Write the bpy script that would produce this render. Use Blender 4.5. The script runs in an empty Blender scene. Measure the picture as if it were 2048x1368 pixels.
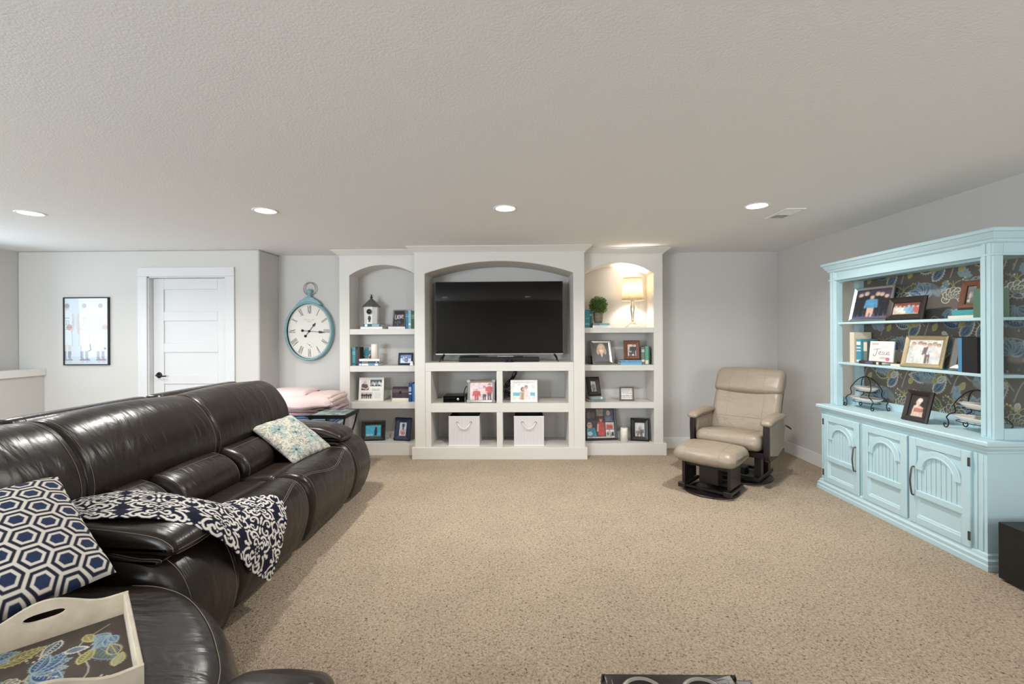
import bpy, bmesh, math, random
import numpy as np
from mathutils import Matrix, Vector

random.seed(7)
rng = np.random.default_rng(7)
S = bpy.context.scene
COL = S.collection
PI = math.pi

# ------------------------------------------------------------------ camera, world, large lights, exposure
EYE = 1.44                       # eye height
FOC = 910.0                      # focal length in pixels of the 2048 px wide frame
YAW = math.radians(1.05)
ROLL = 0.0051
cam = bpy.data.cameras.new('camera')
cam.sensor_width = 36.0
cam.lens = FOC / 2048 * 36.0
cam.shift_y = -17 / 2048
cam.clip_start = 0.05
camo = bpy.data.objects.new('camera', cam)
COL.objects.link(camo)
r0 = Vector((math.cos(YAW), math.sin(YAW), 0)); f0 = Vector((-math.sin(YAW), math.cos(YAW), 0)); u0 = Vector((0, 0, 1))
r = (r0 - ROLL * u0).normalized(); u = (u0 + ROLL * r0).normalized()
camo.matrix_world = Matrix(((r.x, u.x, -f0.x, 0), (r.y, u.y, -f0.y, 0), (r.z, u.z, -f0.z, EYE), (0, 0, 0, 1)))
S.camera = camo

S.view_settings.view_transform = 'Standard'
S.view_settings.look = 'None'
S.view_settings.gamma = 1.0
S.view_settings.use_curve_mapping = False
S.view_settings.exposure = 0.08
S.cycles.use_denoising = True
S.cycles.max_bounces = 6
S.cycles.diffuse_bounces = 4
S.cycles.use_adaptive_sampling = True
S.cycles.adaptive_threshold = 0.05
S.cycles.adaptive_min_samples = 16
S.cycles.glossy_bounces = 4
S.cycles.caustics_reflective = False
S.cycles.caustics_refractive = False

W = bpy.data.worlds.new('sky'); S.world = W; W.use_nodes = True
W.node_tree.nodes['Background'].inputs[0].default_value = (0.75, 0.88, 1.0, 1)
W.node_tree.nodes['Background'].inputs[1].default_value = 1.0

def area_light(name, loc, look, sx, sy, power, col):
    l = bpy.data.lights.new(name, 'AREA'); l.shape = 'RECTANGLE'; l.size = sx; l.size_y = sy
    l.energy = power; l.color = col
    o = bpy.data.objects.new(name, l); COL.objects.link(o)
    o.location = loc
    o.rotation_euler = (Vector(look)).to_track_quat('-Z', 'Y').to_euler()
    return o
DAY = (0.815, 0.92, 1.0)
# daylight at the unseen windows; the rear pair is tilted up as added ceiling fill
area_light('daylight_fill_stair', (-4.1, -2.90, 1.55), (0.35, 1, 0.22), 2.4, 1.5, 290, DAY)
area_light('daylight_fill_corner', (2.35, -2.90, 1.55), (-0.1, 1, 0.22), 1.2, 1.5, 62, (0.93, 0.97, 1.0))
area_light('daylight_stair_wall', (-5.86, 4.0, 1.60), (1, -0.25, 0.05), 1.6, 0.9, 15, (0.72, 0.88, 1.0))

# ------------------------------------------------------------------ helpers
def lin(c):
    c = c / 255.0
    return c / 12.92 if c <= 0.04045 else ((c + 0.055) / 1.055) ** 2.4
def rgb(r, g, b): return (lin(r), lin(g), lin(b), 1.0)

def mat(name, col, rough=0.5, metal=0.0, noise=0.0, nscale=40.0, bump=0.0, bscale=200.0, spec=0.5, emit=None, estr=0.0, coat=0.0, alpha=None, trans=0.0, bdist=0.002):
    m = bpy.data.materials.new(name); m.use_nodes = True
    nt = m.node_tree; b = nt.nodes['Principled BSDF']
    c = col if len(col) == 4 else rgb(*col)
    b.inputs['Base Color'].default_value = c
    b.inputs['Roughness'].default_value = rough
    b.inputs['Metallic'].default_value = metal
    b.inputs['Specular IOR Level'].default_value = spec
    b.inputs['Coat Weight'].default_value = coat
    b.inputs['Transmission Weight'].default_value = trans
    tc = nt.nodes.new('ShaderNodeTexCoord')
    if noise:
        n = nt.nodes.new('ShaderNodeTexNoise'); n.inputs['Scale'].default_value = nscale; n.inputs['Detail'].default_value = 4
        nt.links.new(tc.outputs['Object'], n.inputs['Vector'])
        mx = nt.nodes.new('ShaderNodeMix'); mx.data_type = 'RGBA'
        mx.inputs[6].default_value = tuple(x * (1 - noise) for x in c[:3]) + (1,)
        mx.inputs[7].default_value = tuple(min(1, x * (1 + noise)) for x in c[:3]) + (1,)
        nt.links.new(n.outputs['Fac'], mx.inputs[0]); nt.links.new(mx.outputs[2], b.inputs['Base Color'])
    if bump:
        n2 = nt.nodes.new('ShaderNodeTexNoise'); n2.inputs['Scale'].default_value = bscale; n2.inputs['Detail'].default_value = 3
        nt.links.new(tc.outputs['Object'], n2.inputs['Vector'])
        bp = nt.nodes.new('ShaderNodeBump'); bp.inputs['Strength'].default_value = bump; bp.inputs['Distance'].default_value = bdist
        nt.links.new(n2.outputs['Fac'], bp.inputs['Height']); nt.links.new(bp.outputs['Normal'], b.inputs['Normal'])
    if emit:
        b.inputs['Emission Color'].default_value = emit if len(emit) == 4 else rgb(*emit); b.inputs['Emission Strength'].default_value = estr
    return m

def print_mat(name, rough, spec=0.4, bump=0.0, bscale=300):
    m = mat(name, (128, 128, 128), rough, spec=spec, bump=bump, bscale=bscale)
    nt = m.node_tree; a = nt.nodes.new('ShaderNodeAttribute'); a.attribute_name = 'Col'
    nt.links.new(a.outputs['Color'], nt.nodes['Principled BSDF'].inputs['Base Color'])
    return m

def link(o, parent=None):
    COL.objects.link(o)
    if parent is not None: o.parent = parent
    return o
def tag(o, label=None, cat=None, group=None, kind=None):
    if label: o['label'] = label
    if cat: o['category'] = cat
    if group: o['group'] = group
    if kind: o['kind'] = kind
    return o
def thing(name, label, cat, loc=(0, 0, 0), rz=0.0, group=None, rx=0.0):
    o = bpy.data.objects.new(name, None); link(o); o.empty_display_size = 0.05
    o.location = loc; o.rotation_euler = (rx, 0, rz)
    return tag(o, label, cat, group)
def mesh_obj(name, verts, faces, m, parent=None, smooth=False, bevel=0.0, seg=2, sub=0, cols=None, autos=None):
    me = bpy.data.meshes.new(name); me.from_pydata([tuple(v) for v in verts], [], faces)
    me.update()
    return finish(name, me, m, parent, smooth, bevel, seg, sub, cols)
def finish(name, me, m, parent=None, smooth=False, bevel=0.0, seg=2, sub=0, cols=None):
    if m is not None: me.materials.append(m)
    if smooth: me.polygons.foreach_set('use_smooth', [True] * len(me.polygons))
    if cols is not None:
        a = me.color_attributes.new('Col', 'FLOAT_COLOR', 'POINT')
        a.data.foreach_set('color', np.asarray(cols, dtype=np.float32).ravel())
    o = bpy.data.objects.new(name, me); link(o, parent)
    if bevel:
        b = o.modifiers.new('bevel', 'BEVEL'); b.width = bevel; b.segments = seg; b.limit_method = 'ANGLE'; b.angle_limit = math.radians(40)
        if seg > 1:
            me.polygons.foreach_set('use_smooth', [True] * len(me.polygons))
            b.harden_normals = True
    if sub:
        s = o.modifiers.new('sub', 'SUBSURF'); s.levels = sub; s.render_levels = sub
    return o

def bx(V, F, x0, x1, y0, y1, z0, z1, M=None):
    n = len(V)
    p = [(x0, y0, z0), (x1, y0, z0), (x1, y1, z0), (x0, y1, z0), (x0, y0, z1), (x1, y0, z1), (x1, y1, z1), (x0, y1, z1)]
    if M is not None: p = [tuple(M @ Vector(q)) for q in p]
    V += p
    F += [(n, n + 3, n + 2, n + 1), (n + 4, n + 5, n + 6, n + 7), (n, n + 1, n + 5, n + 4), (n + 1, n + 2, n + 6, n + 5), (n + 2, n + 3, n + 7, n + 6), (n + 3, n, n + 4, n + 7)]
def box(name, x0, x1, y0, y1, z0, z1, m, parent=None, bevel=0.0, seg=2, M=None):
    V, F = [], []; bx(V, F, x0, x1, y0, y1, z0, z1, M)
    return mesh_obj(name, V, F, m, parent, bevel=bevel, seg=seg)
def prism(name, poly, axis, a, b, m, parent=None, bevel=0.0, seg=2, smooth=False):
    """extrude a 2D polygon along axis ('x': poly=(y,z); 'y': poly=(x,z); 'z': poly=(x,y)) from a to b"""
    bm = bmesh.new()
    def P(p, t): return {'x': (t, p[0], p[1]), 'y': (p[0], t, p[1]), 'z': (p[0], p[1], t)}[axis]
    va = [bm.verts.new(P(p, a)) for p in poly]; vb = [bm.verts.new(P(p, b)) for p in poly]
    bm.faces.new(va); bm.faces.new(vb[::-1])
    n = len(poly)
    for i in range(n): bm.faces.new((va[i], vb[i], vb[(i + 1) % n], va[(i + 1) % n]))
    bmesh.ops.recalc_face_normals(bm, faces=bm.faces)
    me = bpy.data.meshes.new(name); bm.to_mesh(me); bm.free()
    return finish(name, me, m, parent, smooth, bevel, seg)
def lathe(name, prof, m, parent=None, n=24, c=(0, 0, 0), smooth=True, sx=1.0, sy=1.0, flat=False):
    V, F = [], []
    for (r_, z) in prof:
        for k in range(n):
            a = 2 * PI * (k + (0.5 if flat else 0)) / n
            V.append((c[0] + sx * r_ * math.cos(a), c[1] + sy * r_ * math.sin(a), c[2] + z))
    for i in range(len(prof) - 1):
        for k in range(n):
            F.append((i * n + k, i * n + (k + 1) % n, (i + 1) * n + (k + 1) % n, (i + 1) * n + k))
    if prof[0][0] > 1e-6: F.append(tuple(range(n - 1, -1, -1)))
    if prof[-1][0] > 1e-6: F.append(tuple((len(prof) - 1) * n + k for k in range(n)))
    return mesh_obj(name, V, F, m, parent, smooth)
def spline(pts, n=8, closed=False):
    """Catmull-Rom through points"""
    P = [np.array(p, float) for p in pts]; out = []
    N = len(P); rngk = range(N if closed else N - 1)
    for i in rngk:
        if closed: a, b, c, d = P[(i - 1) % N], P[i], P[(i + 1) % N], P[(i + 2) % N]
        else: a, b, c, d = P[max(i - 1, 0)], P[i], P[i + 1], P[min(i + 2, N - 1)]
        for k in range(n):
            t = k / n
            out.append(0.5 * ((2 * b) + (-a + c) * t + (2 * a - 5 * b + 4 * c - d) * t * t + (-a + 3 * b - 3 * c + d) * t ** 3))
    if not closed: out.append(P[-1])
    return out
def tube_vf(V, F, pts, rad, n=6, closed=False):
    P = [Vector(tuple(p)) for p in pts]; N = len(P); base = len(V)
    prev = None
    for i in range(N):
        if closed: t = (P[(i + 1) % N] - P[i - 1]).normalized()
        else: t = (P[min(i + 1, N - 1)] - P[max(i - 1, 0)]).normalized()
        if prev is None:
            a = Vector((0, 0, 1)) if abs(t.z) < 0.9 else Vector((1, 0, 0))
            nrm = t.cross(a).normalized()
        else:
            nrm = (prev - t * prev.dot(t))
            nrm = nrm.normalized() if nrm.length > 1e-6 else t.orthogonal().normalized()
        prev = nrm; bi = t.cross(nrm)
        rr = rad[i] if isinstance(rad, (list, tuple)) else rad
        for k in range(n):
            a = 2 * PI * k / n
            V.append(tuple(P[i] + rr * (math.cos(a) * nrm + math.sin(a) * bi)))
    for i in range(N if closed else N - 1):
        j = (i + 1) % N
        for k in range(n):
            F.append((base + i * n + k, base + i * n + (k + 1) % n, base + j * n + (k + 1) % n, base + j * n + k))
    if not closed:
        F.append(tuple(base + k for k in range(n - 1, -1, -1))); F.append(tuple(base + (N - 1) * n + k for k in range(n)))
def tube(name, pts, rad, m, parent=None, n=6, closed=False):
    V, F = [], []; tube_vf(V, F, pts, rad, n, closed)
    return mesh_obj(name, V, F, m, parent, True)

class Pad:
    """upholstered body: closed smooth profile in (x,z) swept along y with rounded ends"""
    def __init__(self, prof, y0, y1, rnd, n=6, ny=10, bulge=0.0, skew=None):
        self.p = np.array(spline(prof, n, True)); N = len(self.p)
        t = np.roll(self.p, -1, 0) - np.roll(self.p, 1, 0)
        nn = np.stack([t[:, 1], -t[:, 0]], 1); nn /= np.linalg.norm(nn, axis=1)[:, None] + 1e-9
        area = 0.5 * np.sum(self.p[:, 0] * np.roll(self.p[:, 1], -1) - np.roll(self.p[:, 0], -1) * self.p[:, 1])
        self.n = nn if area > 0 else -nn
        self.y0, self.y1, self.r, self.bulge, self.skew = y0, y1, rnd, bulge, skew
        rs = [rnd * (1 - math.cos(a)) for a in np.linspace(0, PI / 2, 7)]
        self.ys = [y0 + q for q in rs] + list(np.linspace(y0 + rnd, y1 - rnd, ny)[1:-1]) + [y1 - q for q in rs[::-1]]
    def sec(self, y):
        d = min(y - self.y0, self.y1 - y); r_ = self.r
        ins = r_ * (1 - math.sqrt(max(0, 1 - (1 - d / r_) ** 2))) if d < r_ else 0.0
        s = (y - self.y0) / (self.y1 - self.y0)
        q = self.p - self.n * (ins - self.bulge * math.sin(PI * s) )
        if self.skew: q = q + np.array(self.skew(s))
        return q
    def pt(self, t, y, off=0.0):
        q = self.sec(y); N = len(q); i = int(t * N) % N; f = t * N - int(t * N)
        p = q[i] * (1 - f) + q[(i + 1) % N] * f + self.n[i] * off
        return (p[0], y, p[1])
    def build(self, name, m, parent=None, M=None):
        V, F = [], []; N = len(self.p)
        for y in self.ys:
            for p in self.sec(y): V.append((p[0], y, p[1]))
        for i in range(len(self.ys) - 1):
            for k in range(N):
                F.append((i * N + k, i * N + (k + 1) % N, (i + 1) * N + (k + 1) % N, (i + 1) * N + k))
        F.append(tuple(range(N - 1, -1, -1))); F.append(tuple((len(self.ys) - 1) * N + k for k in range(N)))
        if M is not None: V = [tuple(M @ Vector(v)) for v in V]
        bm = bmesh.new(); vs = [bm.verts.new(v) for v in V]
        for f in F: bm.faces.new([vs[i] for i in f])
        bmesh.ops.recalc_face_normals(bm, faces=bm.faces)
        me = bpy.data.meshes.new(name); bm.to_mesh(me); bm.free()
        o = finish(name, me, m, parent, True)
        for k in (-1, -2): me.polygons[k].use_smooth = False
        return o

# ------------------------------------------------------------------ printed pictures: a small painter whose canvas becomes coloured vertices
class Canvas:
    def __init__(self, w, h, bg):
        self.w, self.h = w, h
        self.a = np.zeros((h, w, 3)); self.a[:] = [lin(c) for c in bg]
        self.X, self.Y = np.meshgrid((np.arange(w) + .5) / w, (np.arange(h) + .5) / h)
        self.asp = w / h; self.px = 1.0 / h
    def win(self, x0, y0, x1, y1):
        i0 = max(0, int(x0 * self.w) - 2); i1 = min(self.w, int(x1 * self.w) + 3); j0 = max(0, int(y0 * self.h) - 2); j1 = min(self.h, int(y1 * self.h) + 3)
        return (slice(j0, max(j0, j1)), slice(i0, max(i0, i1)))
    def put(self, sl, mask, col, al=1.0):
        c = np.array([lin(x) for x in col]); m = np.clip(mask, 0, 1)[..., None] * al
        self.a[sl] = self.a[sl] * (1 - m) + c * m; return self
    def rect(self, x0, y0, x1, y1, col, al=1.0):
        sl = self.win(x0, y0, x1, y1); X, Y = self.X[sl], self.Y[sl]
        return self.put(sl, ((X >= x0) & (X <= x1) & (Y >= y0) & (Y <= y1)).astype(float), col, al)
    def ell(self, cx, cy, rx, ry, col, rot=0.0, al=1.0):
        R_ = max(rx * self.asp, ry); sl = self.win(cx - R_ / self.asp, cy - R_, cx + R_ / self.asp, cy + R_); X, Y = self.X[sl], self.Y[sl]
        dx = (X - cx) * self.asp; dy = Y - cy; c, s = math.cos(rot), math.sin(rot)
        d = np.sqrt(((dx * c + dy * s) / (rx * self.asp)) ** 2 + ((-dx * s + dy * c) / ry) ** 2)
        return self.put(sl, (1 - d) * ry / self.px + 0.5, col, al)
    def poly(self, pts, col, al=1.0):
        sl = self.win(min(p[0] for p in pts), min(p[1] for p in pts), max(p[0] for p in pts), max(p[1] for p in pts)); X, Y = self.X[sl], self.Y[sl]
        ins = np.zeros_like(X, bool); n = len(pts)
        for i in range(n):
            (x0, y0), (x1, y1) = pts[i], pts[(i + 1) % n]
            if y0 == y1: continue
            c = ((y0 > Y) != (y1 > Y)) & (X < (x1 - x0) * (Y - y0) / (y1 - y0) + x0)
            ins ^= c
        return self.put(sl, ins.astype(float), col, al)
    def line(self, pts, wid, col, al=1.0):
        A = self.asp; q = wid + self.px
        sl = self.win(min(p[0] for p in pts) - q / A, min(p[1] for p in pts) - q, max(p[0] for p in pts) + q / A, max(p[1] for p in pts) + q); X, Y = self.X[sl], self.Y[sl]
        D = np.full_like(X, 9.0)
        for (x0, y0), (x1, y1) in zip(pts[:-1], pts[1:]):
            ax, ay, bx_, by = x0 * A, y0, x1 * A, y1; L = (bx_ - ax) ** 2 + (by - ay) ** 2 + 1e-12
            t = np.clip(((X * A - ax) * (bx_ - ax) + (Y - ay) * (by - ay)) / L, 0, 1)
            D = np.minimum(D, np.hypot(X * A - ax - t * (bx_ - ax), Y - ay - t * (by - ay)))
        return self.put(sl, (wid - D) / self.px + 0.5, col, al)
    def curve(self, pts, wid, col, al=1.0): return self.line([tuple(p) for p in spline(pts, 6)], wid, col, al)
    def blur_noise(self, amt, cells=8):
        g = rng.random((cells + 1, cells + 1)); x = self.X * cells; y = self.Y * cells
        xi, yi = np.minimum(x.astype(int), cells - 1), np.minimum(y.astype(int), cells - 1); fx, fy = x - xi, y - yi
        v = g[yi, xi] * (1 - fx) * (1 - fy) + g[yi, xi + 1] * fx * (1 - fy) + g[yi + 1, xi] * (1 - fx) * fy + g[yi + 1, xi + 1] * fx * fy
        self.a = np.clip(self.a * (1 + amt * (v - .5) * 2)[..., None], 0, 1); return self
    def grain(self, amt):
        self.a = np.clip(self.a * (1 + amt * (rng.random((self.h, self.w)) - .5) * 2)[..., None], 0, 1); return self
    def person(self, x, base, h, shirt, hair, legs=(40, 40, 48), skin=(214, 170, 146), w=1.0):
        A = self.asp; s = h * w
        self.poly([(x - .10 * s / A, base), (x - .11 * s / A, base + .48 * h), (x + .11 * s / A, base + .48 * h), (x + .10 * s / A, base), (x + .02 * s / A, base), (x, base + .4 * h), (x - .02 * s / A, base)], legs)
        self.poly([(x - .13 * s / A, base + .42 * h), (x - .17 * s / A, base + .78 * h), (x - .06 * s / A, base + .84 * h), (x + .06 * s / A, base + .84 * h), (x + .17 * s / A, base + .78 * h), (x + .13 * s / A, base + .42 * h)], shirt)
        self.line([(x - .16 * s / A, base + .77 * h), (x - .19 * s / A, base + .45 * h)], .035 * s, shirt)
        self.line([(x + .16 * s / A, base + .77 * h), (x + .19 * s / A, base + .45 * h)], .035 * s, shirt)
        self.ell(x, base + .93 * h, .075 * s / A, .085 * h, hair); self.ell(x, base + .905 * h, .062 * s / A, .07 * h, skin)
        return self
    def photo_look(self):
        a = self.a; p = np.pad(a, ((1, 1), (1, 1), (0, 0)), 'edge')
        a = .36 * a + .16 * (p[:-2, 1:-1] + p[2:, 1:-1] + p[1:-1, :-2] + p[1:-1, 2:])
        m = a.mean(2, keepdims=True); self.a = np.clip((a * .86 + m * .14) * .97 + .012, 0, 1)
        self.blur_noise(.16, 12); self.blur_noise(.10, 25); return self.grain(.05)
    def print_on(self, name, w, h, m, parent, loc=(0, 0, 0), M=None):
        """flat print facing -y, lower left corner at loc"""
        W_, H_ = self.w, self.h
        xs = np.linspace(0, w, W_); zs = np.linspace(0, h, H_); XX, ZZ = np.meshgrid(xs, zs)
        V = np.stack([XX.ravel() + loc[0], np.full(XX.size, loc[1]), ZZ.ravel() + loc[2]], 1)
        C = np.concatenate([self.a.reshape(-1, 3), np.ones((XX.size, 1))], 1)
        return grid_obj(name, V, W_, H_, m, parent, C, M)
def grid_faces(W_, H_):
    i = np.arange(W_ * H_).reshape(H_, W_)
    return np.stack([i[:-1, :-1], i[:-1, 1:], i[1:, 1:], i[1:, :-1]], -1).reshape(-1, 4)
def grid_obj(name, V, W_, H_, m, parent, C=None, M=None, smooth=False):
    if M is not None: V = np.array([tuple(M @ Vector(v)) for v in V])
    Fc = grid_faces(W_, H_)
    me = bpy.data.meshes.new(name)
    me.vertices.add(len(V)); me.vertices.foreach_set('co', np.asarray(V, np.float32).ravel())
    nf = len(Fc); me.loops.add(nf * 4); me.loops.foreach_set('vertex_index', Fc.ravel().astype(np.int32))
    me.polygons.add(nf); me.polygons.foreach_set('loop_start', np.arange(0, nf * 4, 4, dtype=np.int32))
    me.update(calc_edges=True)
    return finish(name, me, m, parent, smooth, cols=C)

def ray(u_, v_):
    du, dv = u_ - 1024, v_ - 667; a = du - ROLL * dv; b = dv + ROLL * du
    x, z = a / FOC, -b / FOC
    return (x * math.cos(YAW) - math.sin(YAW), x * math.sin(YAW) + math.cos(YAW), z)
def at(u_, v_, Y):
    """point at depth Y that the photograph shows at pixel (u, v); only used to read positions off the photo"""
    d = ray(u_, v_); t = Y / d[1]; return Vector((d[0] * t, Y, EYE + d[2] * t))
# ------------------------------------------------------------------ materials
M_WALL = mat('wall_paint', (205, 202, 198), 0.75, noise=0.015, nscale=3, bump=0.15, bscale=220, spec=0.25)
M_WHITE = mat('white_trim_paint', (226, 224, 220), 0.45, noise=0.01, nscale=5, spec=0.4)
M_CUB = mat('bookcase_paint', (216, 213, 207), 0.55, noise=0.015, nscale=4, bump=0.08, bscale=260, spec=0.35)
M_CEIL = mat('ceiling_paint', (240, 240, 240), 0.9, bump=0.22, bscale=110, spec=0.15, bdist=0.006)
M_DOOR = mat('door_paint', (214, 214, 215), 0.4, noise=0.01, nscale=4)
M_BLACK = mat('black_plastic', (22, 22, 23), 0.35, noise=0.1, nscale=30)
M_BLACKM = mat('black_metal', (24, 24, 26), 0.45, metal=0.3, noise=0.15, nscale=60)
M_GLOSSB = mat('gloss_black', (8, 8, 9), 0.12, noise=0.05, nscale=20)
M_CHROME = mat('brushed_silver', (196, 194, 190), 0.28, metal=1.0, noise=0.06, nscale=90)
M_STEEL = mat('grey_steel', (150, 148, 145), 0.35, metal=1.0, noise=0.08, nscale=60)
M_GOLD = mat('champagne_gold', (206, 188, 152), 0.33, metal=0.85, noise=0.12, nscale=60)
M_WHITEP = mat('white_plastic', (236, 235, 232), 0.4, noise=0.01, nscale=10)
M_PAPER = mat('page_paper', (232, 226, 210), 0.85, noise=0.06, nscale=220)
M_WAX = mat('white_wax', (240, 234, 222), 0.5, noise=0.02, nscale=30)
M_PRINT = print_mat('photo_print', 0.35, 0.45)
M_FABPRINT = print_mat('woven_print', 0.85, 0.2, bump=0.25, bscale=500)
M_GLASS = bpy.data.materials.new('clear_glass'); M_GLASS.use_nodes = True
_nt = M_GLASS.node_tree; _nt.nodes.remove(_nt.nodes['Principled BSDF'])
_tr = _nt.nodes.new('ShaderNodeBsdfTransparent'); _tr.inputs[0].default_value = (.95, .97, .96, 1); _gl = _nt.nodes.new('ShaderNodeBsdfGlossy'); _gl.inputs['Roughness'].default_value = .02
_mx = _nt.nodes.new('ShaderNodeMixShader')
_mx.inputs[0].default_value = .05; _nt.links.new(_tr.outputs[0], _mx.inputs[1]); _nt.links.new(_gl.outputs[0], _mx.inputs[2]); _nt.links.new(_mx.outputs[0], _nt.nodes['Material Output'].inputs['Surface'])
M_LEATHER = mat('dark_brown_leather', (34, 26, 21), 0.30, noise=0.25, nscale=7, spec=0.42)
M_STITCH = mat('beige_thread', (138, 128, 114), 0.7, noise=0.1, nscale=400)
M_BEIGE = mat('beige_leather', (150, 137, 121), 0.38, noise=0.05, nscale=9, spec=0.5)
M_ESP = mat('espresso_wood', (30, 23, 20), 0.35, noise=0.25, nscale=18)
M_AQUA = mat('aqua_paint', (192, 219, 226), 0.42, noise=0.025, nscale=12, spec=0.45)
M_CLOCK = mat('distressed_teal_metal', (132, 172, 178), 0.5, noise=0.22, nscale=45, bump=0.2, bscale=80)
M_BROWNW = mat('walnut_frame', (112, 68, 46), 0.4, noise=0.2, nscale=40)
M_DARKW = mat('dark_wood_frame', (44, 33, 29), 0.4, noise=0.2, nscale=50)
M_NAVYF = mat('navy_carved_frame', (36, 48, 74), 0.45, noise=0.35, nscale=80, bump=0.6, bscale=120, bdist=0.004)
M_CARPET = None

def leather_bumps(m, s1, st, wr=0.5):
    nt = m.node_tree; b = nt.nodes['Principled BSDF']
    tc = nt.nodes.new('ShaderNodeTexCoord')
    mp = nt.nodes.new('ShaderNodeMapping'); mp.inputs['Scale'].default_value = (0.45, 1.5, 0.55)
    nt.links.new(tc.outputs['Object'], mp.inputs['Vector'])
    n = nt.nodes.new('ShaderNodeTexNoise'); n.inputs['Scale'].default_value = s1; n.inputs['Detail'].default_value = 3; n.inputs['Distortion'].default_value = 0.5
    nt.links.new(mp.outputs['Vector'], n.inputs['Vector'])
    v = nt.nodes.new('ShaderNodeTexVoronoi'); v.inputs['Scale'].default_value = 320
    nt.links.new(tc.outputs['Object'], v.inputs['Vector'])
    b1 = nt.nodes.new('ShaderNodeBump'); b1.inputs['Strength'].default_value = st; b1.inputs['Distance'].default_value = 0.02
    nt.links.new(n.outputs['Fac'], b1.inputs['Height'])
    b2 = nt.nodes.new('ShaderNodeBump'); b2.inputs['Strength'].default_value = 0.12; b2.inputs['Distance'].default_value = 0.001
    nt.links.new(v.outputs['Distance'], b2.inputs['Height']); nt.links.new(b1.outputs['Normal'], b2.inputs['Normal'])
    nt.links.new(b2.outputs['Normal'], b.inputs['Normal'])
leather_bumps(M_LEATHER, 8, 0.42)
leather_bumps(M_BEIGE, 13, 0.5)

def carpet_material():
    m = bpy.data.materials.new('frieze_carpet'); m.use_nodes = True; nt = m.node_tree; b = nt.nodes['Principled BSDF']
    b.inputs['Roughness'].default_value = 0.95; b.inputs['Specular IOR Level'].default_value = 0.1
    tc = nt.nodes.new('ShaderNodeTexCoord')
    def noise(sc, det, dist=0.0):
        n = nt.nodes.new('ShaderNodeTexNoise'); n.inputs['Scale'].default_value = sc; n.inputs['Detail'].default_value = det; n.inputs['Distortion'].default_value = dist
        nt.links.new(tc.outputs['Object'], n.inputs['Vector']); return n
    n1 = noise(92, 4, 0.9); n2 = noise(3.0, 3); n3 = noise(230, 2)
    cr = nt.nodes.new('ShaderNodeValToRGB'); e = cr.color_ramp.elements
    e[0].position = 0.27; e[0].color = rgb(100, 82, 62); e[1].position = 0.66; e[1].color = rgb(212, 195, 175)  # dark end of the ramp paints the shade between tufts into the colour
    x = cr.color_ramp.elements.new(0.43); x.color = rgb(181, 163, 141)
    nt.links.new(n1.outputs['Fac'], cr.inputs['Fac'])
    cr2 = nt.nodes.new('ShaderNodeValToRGB'); e = cr2.color_ramp.elements
    e[0].position = 0.35; e[0].color = (0.95, 0.95, 0.955, 1); e[1].position = 0.65; e[1].color = (1.03, 1.025, 1.02, 1)
    nt.links.new(n2.outputs['Fac'], cr2.inputs['Fac'])
    mx = nt.nodes.new('ShaderNodeMix'); mx.data_type = 'RGBA'; mx.blend_type = 'MULTIPLY'; mx.inputs[0].default_value = 1.0
    nt.links.new(cr.outputs['Color'], mx.inputs[6]); nt.links.new(cr2.outputs['Color'], mx.inputs[7])
    nt.links.new(mx.outputs[2], b.inputs['Base Color'])
    ad = nt.nodes.new('ShaderNodeMath'); ad.operation = 'ADD'; nt.links.new(n1.outputs['Fac'], ad.inputs[0]); nt.links.new(n3.outputs['Fac'], ad.inputs[1])
    bp = nt.nodes.new('ShaderNodeBump'); bp.inputs['Strength'].default_value = 0.9; bp.inputs['Distance'].default_value = 0.012
    nt.links.new(ad.outputs[0], bp.inputs['Height']); nt.links.new(bp.outputs['Normal'], b.inputs['Normal'])
    return m
M_CARPET = carpet_material()

# ------------------------------------------------------------------ the room shell
XL, XR, YB, YD, YR, H = -5.95, 3.19, 5.71, 5.28, -3.0, 2.44
XC = -3.06                                   # corner where the door wall turns back into the clock alcove
def struct(o): o['kind'] = 'structure'; return o
struct(box('floor', XL, XR, YR, YB, -0.05, 0.0, M_CARPET))
struct(box('ceiling', XL - .1, XR + .1, YR - .1, YB + .1, H, H + 0.1, M_CEIL))
struct(box('wall_back', XC, XR + .1, YB, YB + .1, 0, H, M_WALL))
struct(box('wall_right', XR, XR + .1, YR, YB, 0, H, M_WALL))
# door wall with a door opening, its end rounded into the alcove
DX0, DX1, DZ = -4.39, -3.45, 2.135
V, F = [], []
wd = struct(prism('wall_door', [(XL, 0), (XL, H), (XC, H), (XC, 0), (DX1, 0), (DX1, DZ), (DX0, DZ), (DX0, 0)], 'y', YD, YB + .1, M_WALL, bevel=0.02, seg=4))
struct(box('wall_door_closet', DX0 - .1, DX1 + .1, YB + .02, YB + .12, 0, H, M_WALL))
# stair wall and rear wall with window openings
def wall_with_hole(name, axis, pos, a0, a1, holes, thick):
    V, F = [], []
    cuts = sorted(set([a0, a1] + [h[0] for h in holes] + [h[1] for h in holes]))
    for p, q in zip(cuts[:-1], cuts[1:]):
        hh = [h for h in holes if h[0] <= p + 1e-6 and h[1] >= q - 1e-6]
        spans = [(0, H)] if not hh else [(0, hh[0][2]), (hh[0][3], H)]
        for z0, z1 in spans:
            if axis == 'x': bx(V, F, min(pos, pos + thick), max(pos, pos + thick), p, q, z0, z1)
            else: bx(V, F, p, q, min(pos, pos + thick), max(pos, pos + thick), z0, z1)
    return struct(mesh_obj(name, V, F, M_WALL))
wall_with_hole('wall_left', 'x', XL, YR, YB, [(3.2, 4.8, 1.15, 2.05)], -0.12)
wall_with_hole('wall_rear', 'y', YR, XL, XR, [(-5.3, -2.9, 0.8, 2.3), (1.75, 2.95, 0.8, 2.3)], -0.12)
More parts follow.
